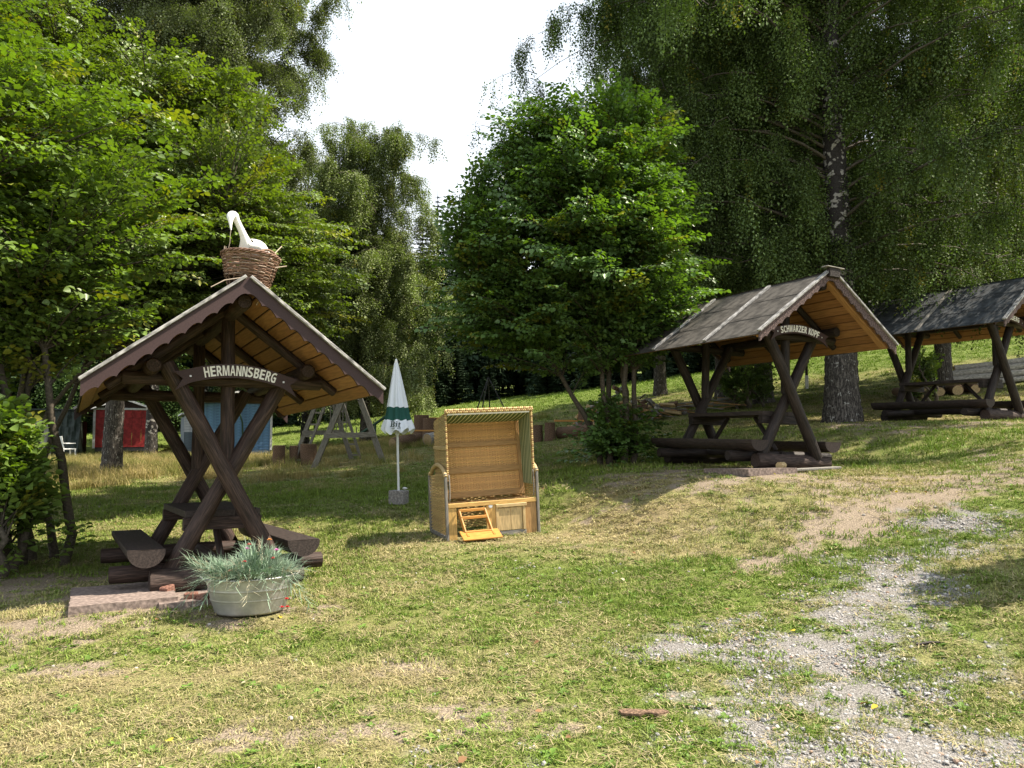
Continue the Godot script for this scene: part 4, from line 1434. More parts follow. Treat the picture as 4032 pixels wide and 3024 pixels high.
func shelters() -> void:
	shelter("picnic shelter with a stork's nest on the ridge and a flower tub at its foot", SH1, {table = 0.60, wood = "dark_wood", felt = "felt_grey", seed = 1, rafters = [0.95, -0.25, -1.45], battens = [], batten = "white_worn", barge = "barge_paint", edge = "white_worn", text = "HERMANNSBERG", text_w = 0.63, text_x = 0.06, sign_x = 0.04, sign_y = 1.875})
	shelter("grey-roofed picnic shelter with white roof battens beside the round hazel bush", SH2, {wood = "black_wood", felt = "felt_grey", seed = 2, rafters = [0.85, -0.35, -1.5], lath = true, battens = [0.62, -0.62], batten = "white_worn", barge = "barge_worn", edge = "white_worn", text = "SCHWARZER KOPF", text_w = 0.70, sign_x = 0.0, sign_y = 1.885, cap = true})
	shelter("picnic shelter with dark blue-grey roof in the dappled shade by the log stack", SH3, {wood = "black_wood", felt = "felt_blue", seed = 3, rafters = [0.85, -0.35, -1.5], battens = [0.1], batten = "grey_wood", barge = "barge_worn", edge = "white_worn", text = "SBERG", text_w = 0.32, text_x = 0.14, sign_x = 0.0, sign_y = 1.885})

# ---------------------------------------------------------------- nest, stork, tub, slabs
func nest_and_stork() -> void:
	var r := RandomNumberGenerator.new()
	r.seed = 40
	var at := SH1 * Vector3(0.06, RH + 0.0, 1.42)
	var root := thing("wicker_nest", "woven twig basket nest sitting on the shelter's roof ridge", "nest", Transform3D((Basis(Vector3.UP, 0.5) * Basis(Vector3.BACK, -0.10)).scaled(Vector3(0.87, 0.95, 0.87)), at))
	var wall := MB.new()
	var rings := 24
	for i in rings:
		var t := float(i) / (rings - 1)
		var y := -0.03 + 0.31 * t
		var R := lerpf(0.185, 0.275, pow(t, 0.8))
		for lay in 2:
			var p := []
			var ra := []
			var start := r.randf() * TAU
			var sweep := TAU * (0.82 + 0.18 * r.randf()) if t > 0.3 else TAU * 0.72
			var n := 56
			for k in n + 1:
				var a := start + sweep * k / n
				if t < 0.3:
					a = 3.6 + sweep * k / n + r.randf_range(-0.02, 0.02)
				var w := 0.010 * sin(a * 9.0 + i * PI + lay * PI)
				p.append(Vector3(cos(a) * (R + w), y + 0.009 * noise.get_noise_2d(a * 30.0, i * 40.0 + lay * 9.0) + lay * 0.006 + 0.012 * sin(a * 1.0 + 1.0) * t, sin(a) * (R + w)))
				ra.append(0.0052)
			var g := r.randf_range(0.6, 1.35)
			wall.col = Color(0.19, 0.115, 0.078) * g if r.randf() < 0.75 else Color(0.40, 0.31, 0.24) * g
			wall.tube(p, ra, 4, true)
	part(root, "wicker_wall", wall.done(), M.twig)
	var st := MB.new()
	for k in 18:
		var a := TAU * k / 18.0
		st.col = Color(0.16, 0.10, 0.07)
		st.tube([Vector3(cos(a) * 0.18, -0.05, sin(a) * 0.18), Vector3(cos(a) * 0.275, 0.29, sin(a) * 0.275)], [0.007, 0.006], 4, true)
	part(root, "stakes", st.done(), M.twig)
	var rim := MB.new()
	for lay in 3:
		var p := []
		var ra := []
		for k in 49:
			var a := TAU * k / 48.0
			p.append(Vector3(cos(a), 0, sin(a)) * (0.282 + 0.012 * sin(a * 11.0 + lay * 2.1)) + Vector3(0, 0.285 + 0.012 * cos(a * 11.0 + lay * 2.1) + 0.014 * sin(a + 1.0), 0))
			ra.append(0.0075)
		rim.col = Color(0.15, 0.09, 0.065) * (1.0 + 0.2 * lay)
		rim.tube(p, ra, 5, false)
	# the hooped grip
	var hp := []
	var hr := []
	for k in 13:
		var a := PI * k / 12.0
		hp.append(Vector3(0.14, 0.27, 0.20) + Vector3(cos(a) * 0.10, sin(a) * 0.07, -cos(a) * 0.07))
		hr.append(0.012)
	rim.col = Color(0.20, 0.13, 0.09)
	rim.tube(hp, hr, 6, true)
	part(root, "rim", rim.done(), M.twig)
	var fl := MB.new()
	fl.col = Color(0.12, 0.085, 0.06)
	fl.lathe([Vector2(0.0, 0.10), Vector2(0.21, 0.10), Vector2(0.215, 0.08)], 18)
	part(root, "nest_floor", fl.done(), M.twig)
	var lo := MB.new()
	for q in [[Vector3(-0.06, 0.07, 0.20), Vector3(-0.02, 0.02, 0.23), Vector3(0.0, -0.02, 0.235)], [Vector3(0.06, 0.0, 0.20), Vector3(0.075, -0.08, 0.21), Vector3(0.085, -0.15, 0.225), Vector3(0.07, -0.19, 0.23)], [Vector3(0.10, 0.03, 0.2), Vector3(-0.10, 0.03, 0.25), Vector3(-0.26, -0.03, 0.30), Vector3(-0.38, -0.12, 0.33)], [Vector3(0.10, 0.01, 0.2), Vector3(-0.06, 0.005, 0.25), Vector3(-0.18, -0.04, 0.26)], [Vector3(-0.27, 0.27, 0.08), Vector3(-0.275, 0.32, 0.09)], [Vector3(-0.26, 0.27, 0.10), Vector3(-0.262, 0.31, 0.115)], [Vector3(0.16, 0.25, 0.18), Vector3(0.22, 0.36, 0.1), Vector3(0.28, 0.44, 0.05)], [Vector3(0.22, 0.2, 0.16), Vector3(0.33, 0.235, 0.17)]]:
		var rr := []
		for k in q.size():
			rr.append(lerpf(0.0068, 0.004, float(k) / q.size()))
		lo.col = Color(0.42, 0.34, 0.26) * r.randf_range(0.7, 1.1)
		lo.tube(q, rr, 5, true)
	part(root, "loose_twigs", lo.done(), M.twig)

	# the stork looks down to one side
	var sk := thing("stork_figure", "white painted stork figure sitting in the twig nest with lowered beak", "stork figure", Transform3D(Basis(Vector3.UP, 0.5).scaled(Vector3(0.88, 0.88, 0.88)) * Basis.IDENTITY, SH1 * Vector3(0.06, RH + 0.125, 1.42)))
	var mb := MB.new()
	var keys := [[Vector3(0.21, 0.15, -0.02), 0.012], [Vector3(0.185, 0.18, -0.01), 0.045], [Vector3(0.14, 0.215, 0.0), 0.080], [Vector3(0.09, 0.24, 0.01), 0.100], [Vector3(0.03, 0.245, 0.02), 0.104], [Vector3(-0.015, 0.25, 0.035), 0.088], [Vector3(-0.03, 0.285, 0.045), 0.066], [Vector3(-0.042, 0.325, 0.05), 0.048], [Vector3(-0.060, 0.37, 0.055), 0.038], [Vector3(-0.082, 0.42, 0.06), 0.033], [Vector3(-0.108, 0.47, 0.065), 0.031], [Vector3(-0.130, 0.51, 0.07), 0.034], [Vector3(-0.150, 0.540, 0.08), 0.042], [Vector3(-0.176, 0.543, 0.092), 0.044], [Vector3(-0.192, 0.520, 0.105), 0.038], [Vector3(-0.194, 0.497, 0.112), 0.028], [Vector3(-0.193, 0.467, 0.118), 0.020], [Vector3(-0.190, 0.422, 0.124), 0.012], [Vector3(-0.187, 0.387, 0.128), 0.005]]
	var P := []
	var R := []
	for i in keys.size() - 1:
		for q in 4:
			var t := q / 4.0
			var k0: Array = keys[maxi(i - 1, 0)]
			var k1: Array = keys[i]
			var k2: Array = keys[i + 1]
			var k3: Array = keys[mini(i + 2, keys.size() - 1)]
			P.append(k1[0].cubic_interpolate(k2[0], k0[0], k3[0], t))
			R.append(maxf(0.003, cubic_interpolate(k1[1], k2[1], k0[1], k3[1], t)))
	P.append(keys[keys.size() - 1][0]); R.append(0.003)
	mb.tube(P, R, 18, true, noise2, 0.004)
	part(sk, "body", mb.done(), M.stork_paint)
	for s in [-1.0, 1.0]:
		var w := MB.new()
		w.tube([Vector3(-0.01, 0.26, 0.03 + 0.075 * s), Vector3(0.07, 0.255, 0.02 + 0.088 * s), Vector3(0.15, 0.215, 0.07 * s), Vector3(0.22, 0.15, 0.03 * s)], [0.03, 0.052, 0.042, 0.006], 12, true, noise2, 0.004)
		part(sk, "wing", w.done(), M.stork_paint)
	var wire := MB.new()
	wire.col = Color(0.4, 0.34, 0.26)
	wire.tube([Vector3(-0.189, 0.39, 0.128), Vector3(-0.195, 0.33, 0.13), Vector3(-0.195, 0.27, 0.13), Vector3(-0.205, 0.21, 0.12)], [0.003, 0.003, 0.003, 0.003], 4, true)
	part(sk, "dangling_twig", wire.done(), M.twig)

func tub_and_flowers() -> void:
	var r := RandomNumberGenerator.new()
	r.seed = 50
	var at := TUB
	var yaw := 0.35
	var xf := Transform3D(Basis(Vector3.UP, yaw), at)
	var root := thing("zinc_tub", "oval galvanised tub planted with carnations at the shelter's foot", "tub", xf)
	var body := MB.new()
	var prof := [Vector2(0.0, 0.012), Vector2(0.205, 0.012), Vector2(0.215, 0.0), Vector2(0.225, 0.015), Vector2(0.245, 0.10), Vector2(0.252, 0.105), Vector2(0.256, 0.115), Vector2(0.252, 0.125), Vector2(0.262, 0.175), Vector2(0.270, 0.18), Vector2(0.273, 0.19), Vector2(0.268, 0.20), Vector2(0.285, 0.275), Vector2(0.279, 0.277), Vector2(0.25, 0.10), Vector2(0.21, 0.02)]
	body.lathe(prof, 44, Vector3.ZERO, 1.18, 0.86)
	part(root, "bowl", body.done(), M.zinc)
	var rim := MB.new()
	var p := []
	var ra := []
	for k in 45:
		var a := TAU * k / 44.0
		p.append(Vector3(cos(a) * 0.286 * 1.18, 0.277, sin(a) * 0.286 * 0.86))
		ra.append(0.0075)
	rim.tube(p, ra, 8, false)
	part(root, "rim", rim.done(), M.zinc)
	for s in [-1.0, 1.0]:
		var h := MB.new()
		var hp := []
		var hr := []
		for k in 11:
			var a := PI * k / 10.0
			hp.append(Vector3(s * (0.325 + 0.045 * sin(a)), 0.262 + 0.03 * sin(a), cos(a) * 0.07))
			hr.append(0.006)
		h.tube(hp, hr, 6, true)
		part(root, "handle", h.done(), M.zinc)
	var soil := MB.new()
	soil.col = Color(0.06, 0.045, 0.03)
	soil.lathe([Vector2(0.0, 0.25), Vector2(0.272, 0.245)], 32, Vector3.ZERO, 1.18, 0.86)
	part(root, "soil", soil.done(), M.stone)
	# carnations: mounds of narrow grey-green leaves, spilling over the rim
	var pl := thing("carnation_plant", "bushy grey-green carnations with small red and pink flowers in the zinc tub", "flowers", Transform3D(Basis(Vector3.UP, yaw).scaled_local(Vector3(0.86, 0.95, 0.86)), at + Vector3(0, 0.25, 0)))
	var mb := MB.new()
	for i in 210:
		# a shoot: a stem with pairs of needle leaves
		var a := r.randf() * TAU
		var q := sqrt(r.randf())
		var p0 := Vector3(cos(a) * 0.31 * q, 0.0, sin(a) * 0.23 * q)
		var lobe := 0.75 + 0.25 * sin(p0.x * 17.0 + 0.8)
		var out := Vector3(cos(a) * q * 0.9 + r.randf_range(-0.35, 0.35), 0, sin(a) * q * 0.9 + r.randf_range(-0.35, 0.35))
		var L := r.randf_range(0.15, 0.31) * lobe
		var dir := (out + Vector3(0, r.randf_range(0.55, 1.2), 0)).normalized()
		var spill := q > 0.85 and r.randf() < 0.4
		var p1 := p0 + dir * L * 0.7
		var p2 := p0 + dir * L + out * (0.07 if not spill else 0.13) - Vector3(0, 0.04 if not spill else r.randf_range(0.12, 0.38), 0)
		var g := r.randf_range(0.75, 1.2)
		var c := Color(0.22, 0.30, 0.215) * g
		if r.randf() < 0.08: c = Color(0.42, 0.38, 0.27)
		mb.col = c
		mb.tube([p0, p1, p2], [0.0026, 0.0022, 0.0015], 3, false)
		for k in 9:
			var t := 0.15 + 0.85 * k / 8.0
			var bp := bez(p0, p1, p2, t)
			var fw := (bez(p0, p1, p2, minf(t + 0.05, 1.0)) - bez(p0, p1, p2, t - 0.08)).normalized()
			for e in 2:
				var ax := Vector3(r.randf_range(-1, 1), r.randf_range(-0.2, 1), r.randf_range(-1, 1)).normalized()
				var ld := (fw * 0.9 + ax * 0.75).normalized()
				blade(mb, bp, ld, r.randf_range(0.08, 0.16), 0.0062, r.randf_range(-0.1, 0.6), c * r.randf_range(0.85, 1.25))
	var fo := part(pl, "foliage", mb.done(), M.dianthus)
	fo.set_meta("kind", "stuff")
	# flower stems
	var fm := MB.new()
	for k in 7:
		var a := TAU * k / 7.0
		leaf(fm, Vector3(0, 0, 0), Vector3(cos(a), 0.45, sin(a)).normalized(), Vector3.UP, 0.019, 0.9, Color.WHITE)
		leaf(fm, Vector3(0, 0.003, 0), Vector3(cos(a + 0.4), 1.1, sin(a + 0.4)).normalized(), Vector3.UP, 0.014, 0.9, Color.WHITE * 0.9)
	var flower := fm.done()
	for q in [[0.16, 0.30, -0.05, 0], [0.22, 0.22, 0.02, 1], [0.19, 0.16, 0.06, 2], [0.16, 0.10, 0.18, 2], [-0.02, 0.27, -0.05, 2], [-0.06, 0.15, 0.10, 2], [-0.18, 0.09, 0.16, 2], [-0.04, 0.24, 0.0, 1], [0.30, -0.14, 0.28, 2], [0.26, -0.20, 0.30, 2], [0.31, -0.21, 0.25, 2], [0.10, 0.06, 0.24, 1]]:
		var tip := Vector3(q[0], q[1], q[2])
		var sm := MB.new()
		var low: Vector3 = Vector3(q[0] * 0.55, 0.02, q[2] * 0.55) if q[1] > 0.0 else Vector3(0.28, 0.02, 0.14)
		sm.col = Color(0.13, 0.19, 0.10)
		sm.tube([low, low.lerp(tip, 0.5) + Vector3(0.02, 0.04, 0.0), tip], [0.0022, 0.002, 0.0016], 3, false)
		sm.tube([tip - Vector3(0, 0.012, 0), tip + Vector3(0, 0.004, 0)], [0.003, 0.0045], 5, false)
		var stem := part(pl, "flower_stem", sm.done(), M.dianthus)
		var f := part(stem, "flower", flower, M["petal_%d" % q[3]], Transform3D(Basis(Vector3.UP, q[0] * 40.0).scaled(Vector3.ONE * (1.25 if q[3] == 2 else 1.5)), tip))
		f.name = "flower"

func slabs() -> void:
	# paving under the stork shelter
	var make := func(label: String, c: Vector3, sx: float, sz: float, h: float, yaw: float, m: String, sd: int) -> void:
		var mb := MB.new()
		var n := 14
		var f := func(i: int, j: int) -> Vector3:
			var x := -sx * 0.5 + sx * i / n
			var z := -sz * 0.5 + sz * j / n
			var edge := 0.012 * noise.get_noise_2d((x + z) * 80.0, sd * 60.0)
			if i == 0: x += edge
			if i == n: x -= edge
			if j == 0: z += edge
			if j == n: z -= edge + 0.01
			return Vector3(x, h + 0.004 * noise.get_noise_2d(x * 50.0 + sd * 90.0, z * 50.0), z)
		for i in n:
			for j in n:
				mb.quad(f.call(i, j), f.call(i + 1, j), f.call(i + 1, j + 1), f.call(i, j + 1), Vector3.UP)
		for i in n:
			for q in [[f.call(i, 0), f.call(i + 1, 0), Vector3(0, 0, -1)], [f.call(i, n), f.call(i + 1, n), Vector3(0, 0, 1)], [f.call(0, i), f.call(0, i + 1), Vector3(-1, 0, 0)], [f.call(n, i), f.call(n, i + 1), Vector3(1, 0, 0)]]:
				var a: Vector3 = q[0]
				var b: Vector3 = q[1]
				mb.quad(a, b, Vector3(b.x, -0.08, b.z), Vector3(a.x, -0.08, a.z), q[2])
		var xf := turned(c, yaw, -0.04)
		single("concrete_slab", mb.done(), M[m], xf, label, "slab", "paving slabs under the shelters")
		clear_of.append([xf, sx * 0.5 + 0.02, sz * 0.5 + 0.02])
	make.call("pale concrete slab with a broken edge, furthest from the flower tub", on(-3.27, 6.55), 0.76, 1.05, 0.055, 0.50, "concrete_red", 1)
	make.call("reddish concrete slab lying next to the flower tub", on(-2.66, 6.52), 0.56, 0.6, 0.028, 0.50, "concrete_red", 2)
	make.call("long concrete slab at the open side of the grey-roofed shelter", SH2 * Vector3(-0.75, -0.06, 1.05), 0.8, 0.9, 0.012, 0.42, "concrete_red", 3)
	var b := 0
	for q in [[-2.62, 6.37, 0.2, "brick under the front log next to the concrete slab"], [-2.50, 6.34, -0.5, "brick half leaning beside the flower tub"], [-2.92, 6.62, 1.2, "upright brick at the sawn end of the front log"]]:
		var mb := MB.new()
		mb.box(Vector3(0, 0.03, 0), Vector3(0.10, 0.065, 0.085), 0.008)
		single("brick", mb.done(), M.brick, turned(on(q[0], q[1], 0.02 if b < 2 else 0.035), q[2], 0.0, 0.12 * b), q[3], "brick", "loose bricks")
		b += 1

# ---------------------------------------------------------------- the wicker beach chair
func weave(mb: MB, a: Vector3, b: Vector3, c: Vector3, d: Vector3, rows: int, stakes: int, col: Color, r: RandomNumberGenerator, fill := 0.43, wave := 0.009, dark := 0.95) -> void:
	# strips woven through stakes over the quad a b (below) d c (above)
	var nn := (b - a).cross(c - a).normalized()
	for k in stakes + 1:
		var t := float(k) / stakes
		var p := a.lerp(b, t)
		var q := c.lerp(d, t)
		mb.col = col * dark * r.randf_range(0.85, 1.15)
		var s := (b - a).normalized() * 0.006
		mb.quad(p - s, p + s, q + s, q - s, nn)
	for j in rows:
		var t := (j + 0.5) / rows
		var p := a.lerp(c, t)
		var q := b.lerp(d, t)
		var hgt_ := (c - a) / rows * fill
		var g := r.randf_range(0.8, 1.15)
		mb.col = Color(col.r * g, col.g * g * r.randf_range(0.95, 1.03), col.b * g)
		var n := stakes * 4
		var last := -1
		for k in n + 1:
			var u := float(k) / n
			var w := sin(u * stakes * PI + (PI if j % 2 else 0.0) + PI * 0.5)
			var o := p.lerp(q, u) + nn * w * wave
			var nrm := (nn + (q - p).normalized() * -cos(u * stakes * PI + (PI if j % 2 else 0.0) + PI * 0.5) * 0.75).normalized()
			var i := mb.vert(o - hgt_, nrm)
			mb.vert(o + hgt_, nrm)
			if last >= 0:
				mb.face(last, last + 1, i + 1)
				mb.face(last, i + 1, i)
			last = i

func beach_chair() -> void:
	var r := RandomNumberGenerator.new()
	r.seed = 60
	var root := thing("wicker_beach_chair", "hooded wicker beach chair with its wooden footrest pulled out", "beach chair", KORB)
	var tan := Color(0.46, 0.33, 0.145)
	var brown := Color(0.60, 0.34, 0.12)
	var V := func(x: float, y: float, z: float) -> Vector3: return Vector3(x, y, z)
	for s in [-1.0, 1.0]:
		var x: float = 0.585 * s
		# side of the box
		var side := MB.new()
		weave(side, V.call(x, 0.03, -0.80), V.call(x, 0.03, -0.03), V.call(x, 0.74, -0.78), V.call(x, 0.80, -0.03), 34, 11, tan, r, 0.38)
		part(root, "side_panel", side.done(), M.wicker)
		board(root, "front_post", V.call(x, 0.0, 0.0), V.call(x, 0.80, 0.0), 0.03, 0.045, M.grey_wood, Vector3.BACK)
		board(root, "rear_post", V.call(x, 0.0, -0.81), V.call(x, 0.74, -0.80), 0.045, 0.045, M.grey_wood, Vector3.BACK)
		board(root, "bottom_rail", V.call(x, 0.03, -0.80), V.call(x, 0.03, -0.02), 0.035, 0.05, M.grey_wood)
		# curved armrest
		var ap := []
		var ar := []
		for k in 13:
			var t := k / 12.0
			ap.append(V.call(x, 0.76 + 0.13 * pow(sin(PI * clampf(t * 1.1, 0.0, 1.0)), 0.6), 0.015 - 0.80 * t))
			ar.append(0.026)
		var am := MB.new()
		am.tube(ap, ar, 8, true)
		part(root, "armrest", am.done(), M.pale_wood)
		# bent iron strap that lets the hood tip
		var ip := []
		var ir := []
		for k in 11:
			var t := k / 10.0
			ip.append(V.call(x - 0.045 * s, 0.78 - 0.30 * t + 0.05 * sin(t * 6.0), -0.02 + 0.03 * sin(t * PI)))
			ir.append(0.008)
		var im := MB.new()
		im.tube(ip, ir, 6, true)
		part(root, "hood_strap", im.done(), M.grey_wood)
	# box: front
	var fy := 0.44
	var fr := Node3D.new()
	fr.name = "front_panel"
	root.add_child(fr)
	board(fr, "corner_board", V.call(-0.515, 0.0, -0.005), V.call(-0.515, 0.385, -0.005), 0.10, 0.02, M.honey_wood, Vector3.BACK)
	board(fr, "top_rail", V.call(-0.565, 0.412, 0.0), V.call(0.565, 0.412, 0.0), 0.03, 0.052, M.honey_wood)
	board(fr, "middle_board", V.call(-0.03, 0.0, -0.004), V.call(-0.03, 0.385, -0.004), 0.12, 0.02, M.honey_wood, Vector3.BACK)
	board(fr, "end_board", V.call(0.49, 0.0, -0.008), V.call(0.49, 0.385, -0.008), 0.145, 0.02, M.brown_wood, Vector3.BACK)
	board(fr, "lower_rail", V.call(0.03, 0.03, -0.004), V.call(0.42, 0.03, -0.004), 0.02, 0.06, M.grey_wood)
	var door := Node3D.new()
	door.name = "door"
	fr.add_child(door)
	board(door, "door_leaf", V.call(0.14, 0.065, 0.0), V.call(0.14, 0.34, 0.0), 0.155, 0.018, M.pale_wood, Vector3.BACK)
	board(door, "door_leaf", V.call(0.295, 0.065, 0.0), V.call(0.295, 0.34, 0.0), 0.15, 0.018, M.pale_wood, Vector3.BACK)
	board(door, "door_frame", V.call(0.045, 0.06, 0.006), V.call(0.045, 0.39, 0.006), 0.035, 0.028, M.pale_wood, Vector3.BACK)
	board(door, "door_frame", V.call(0.395, 0.06, 0.006), V.call(0.395, 0.385, 0.006), 0.035, 0.028, M.pale_wood, Vector3.BACK)
	board(door, "door_frame", V.call(0.03, 0.368, 0.012), V.call(0.43, 0.368, 0.012), 0.035, 0.04, M.pale_wood)
	for x in [0.185, 0.245]:
		var hm := MB.new()
		hm.lathe([Vector2(0.0, -0.004), Vector2(0.008, -0.004), Vector2(0.011, 0.001)], 14)
		part(door, "finger_hole", hm.done(), M.black_metal, Transform3D(Basis(Vector3.RIGHT, PI / 2), V.call(x, 0.29, 0.0105)))
	var lk := MB.new()
	lk.lathe([Vector2(0.0, 0.004), Vector2(0.022, 0.004), Vector2(0.026, 0.0)], 18)
	part(fr, "lock_plate", lk.done(), M.white_metal, Transform3D(Basis(Vector3.RIGHT, PI / 2), V.call(-0.035, 0.375, 0.008)))
	# box: back, bottom and the open seat frame
	var bk := MB.new()
	weave(bk, V.call(0.57, 0.03, -0.80), V.call(-0.57, 0.03, -0.80), V.call(0.57, 0.74, -0.79), V.call(-0.57, 0.74, -0.79), 40, 22, tan * 0.9, r)
	part(root, "box_back", bk.done(), M.wicker)
	for q in [-0.55, -0.22, 0.18, 0.55]:
		board(root, "seat_rail", V.call(q, 0.405, -0.78), V.call(q, 0.405, -0.02), 0.035, 0.04, M.brown_wood)
	board(root, "seat_cross_rail", V.call(-0.56, 0.40, -0.32), V.call(0.56, 0.40, -0.32), 0.04, 0.045, M.brown_wood)
	# hood: tipped back rest with sides and roof
	var by := 0.46
	var bp := MB.new()
	var B0: Vector3 = V.call(-0.535, by, -0.36)
	var B1: Vector3 = V.call(0.535, by, -0.36)
	var B2: Vector3 = V.call(-0.535, 1.40, -0.50)
	var B3: Vector3 = V.call(0.535, 1.40, -0.50)
	weave(bp, B0, B1, B2, B3, 70, 30, brown, r, 0.49, 0.004, 0.95)
	part(root, "backrest", bp.done(), M.wicker)
	for y in [0.50, 0.80, 1.12]:
		var t := (float(y) - by) / (1.40 - by)
		board(root, "backrest_rail", V.call(-0.54, y, lerpf(-0.36, -0.50, t) + 0.018), V.call(0.54, y, lerpf(-0.36, -0.50, t) + 0.018), 0.018, 0.075 if y < 0.9 else 0.06, M.brown_wood)
	for s in [-1.0, 1.0]:
		board(root, "backrest_stile", V.call(0.52 * s, by, -0.345), V.call(0.52 * s, 1.40, -0.485), 0.05, 0.03, M.brown_wood, Vector3.BACK)
		# hood side: wicker outside, striped cloth inside
		var x: float = 0.553 * s
		var hs := MB.new()
		weave(hs, V.call(x, 0.62, -0.62), V.call(x, 0.62, -0.035), V.call(x, 1.43, -0.60), V.call(x, 1.53, -0.01), 38, 10, tan, r, 0.38)
		part(root, "hood_side", hs.done(), M.wicker)
		board(root, "hood_side_rail", V.call(x + 0.012 * s, 1.10, -0.61), V.call(x + 0.012 * s, 1.10, -0.02), 0.014, 0.045, M.pale_wood)
		var cl := MB.new()
		var n := 10
		var f := func(i: int, j: int) -> Vector3:
			var zz := lerpf(-0.44, -0.03, float(i) / n)
			var yy := lerpf(0.60, 1.47, float(j) / n)
			return Vector3(x - s * (0.016 + 0.006 * noise.get_noise_2d(zz * 60.0, yy * 30.0)), yy + 0.05 * (float(i) / n) * float(j) / n, zz)
		for i in n:
			for j in n:
				var k := cl.v.size()
				cl.quad(f.call(i, j), f.call(i + 1, j), f.call(i + 1, j + 1), f.call(i, j + 1), Vector3(-s, 0, 0))
				for e in 4:
					cl.u[k + e] = Vector2((cl.v[k + e].z) * 0.9, cl.v[k + e].y)
		part(root, "side_lining", cl.done(), M.stripes)
		# front edge wrapped with cane
		var wr := MB.new()
		var nseg := 34
		for k in nseg:
			var y0 := 0.70 + 0.83 * k / nseg
			wr.col = Color(0.50, 0.36, 0.15) * r.randf_range(0.85, 1.15) if k % 3 else Color(0.27, 0.15, 0.06)
			wr.box(V.call(x, y0 + 0.012, -0.022 + 0.012 * k / nseg), Vector3(0.026, 0.0225, 0.03), 0.006)
		part(root, "wrapped_edge", wr.done(), M.braid)
	var tp := MB.new()
	weave(tp, V.call(-0.55, 1.53, -0.01), V.call(0.55, 1.53, -0.01), V.call(-0.55, 1.43, -0.60), V.call(0.55, 1.43, -0.60), 34, 24, tan, r)
	part(root, "hood_roof", tp.done(), M.wicker)
	var hb := MB.new()
	weave(hb, V.call(0.55, 0.62, -0.63), V.call(-0.55, 0.62, -0.63), V.call(0.55, 1.43, -0.60), V.call(-0.55, 1.43, -0.60), 48, 24, tan * 0.9, r)
	part(root, "hood_back", hb.done(), M.wicker)
	var ce := MB.new()
	for i in 12:
		for j in 5:
			var g := func(a: int, b: int) -> Vector3:
				var xx := lerpf(-0.535, 0.535, a / 12.0)
				var t := b / 5.0
				return Vector3(xx, lerpf(1.51, 1.395, t) - 0.012 * sin(t * PI) - 0.004 * noise.get_noise_2d(xx * 60.0, t * 40.0), lerpf(-0.02, -0.49, t))
			var k := ce.v.size()
			ce.quad(g.call(i, j), g.call(i + 1, j), g.call(i + 1, j + 1), g.call(i, j + 1), Vector3.DOWN)
			for e in 4:
				ce.u[k + e] = Vector2(ce.v[k + e].x * 0.9, ce.v[k + e].z)
	part(root, "ceiling_lining", ce.done(), M.stripes)
	board(root, "front_lath", V.call(-0.53, 1.512, -0.012), V.call(0.53, 1.512, -0.012), 0.014, 0.03, M.white_plastic)
	# plaited rim along the top edge
	var br := MB.new()
	for k in 3:
		var p := []
		var ra := []
		for i in 181:
			var t := i / 180.0
			var ph := t * TAU * 15.0 + k * TAU / 3.0
			p.append(V.call(-0.565 + 1.13 * t, 1.545 + 0.017 * sin(ph), 0.004 + 0.015 * sin(2.0 * ph)))
			ra.append(0.0125)
		br.col = [Color(0.60, 0.44, 0.19), Color(0.55, 0.40, 0.17), Color(0.34, 0.19, 0.075)][k]
		br.tube(p, ra, 6, true)
	part(root, "plaited_rim", br.done(), M.braid)
	board(root, "hood_corner", V.call(0.545, 1.545, -0.30), V.call(0.545, 1.558, -0.02), 0.05, 0.02, M.green_metal)
	# footrest
	var ft := Node3D.new()
	ft.name = "footrest"
	root.add_child(ft)
	var A := [V.call(-0.445, 0.355, 0.03), V.call(-0.125, 0.355, 0.03), V.call(-0.405, 0.05, 0.20), V.call(-0.075, 0.05, 0.20)]
	board(ft, "side_rail", A[0], A[2], 0.022, 0.045, M.orange_wood)
	board(ft, "side_rail", A[1], A[3], 0.022, 0.045, M.orange_wood)
	for t in [0.03, 0.30, 0.84]:
		board(ft, "cross_bar", A[0].lerp(A[2], t) + Vector3(0.0, 0.005, 0.012), A[1].lerp(A[3], t) + Vector3(0.0, 0.005, 0.012), 0.02, 0.034, M.orange_wood)
	board(ft, "foot_board", V.call(-0.48, 0.075, 0.235), V.call(0.0, 0.075, 0.235), 0.20, 0.02, M.orange_wood, Vector3(0, 1, 0.42).normalized())
	for x in [-0.40, -0.08]:
		board(ft, "foot_block", V.call(x, 0.095, 0.17), V.call(x, 0.06, 0.27), 0.03, 0.04, M.orange_wood)
	clear_of.append([KORB * Transform3D(Basis.IDENTITY, Vector3(0, 0, -0.42)), 0.60, 0.42])
	clear_of.append([KORB * Transform3D(Basis.IDENTITY, Vector3(-0.24, 0, 0.2)), 0.22, 0.12])

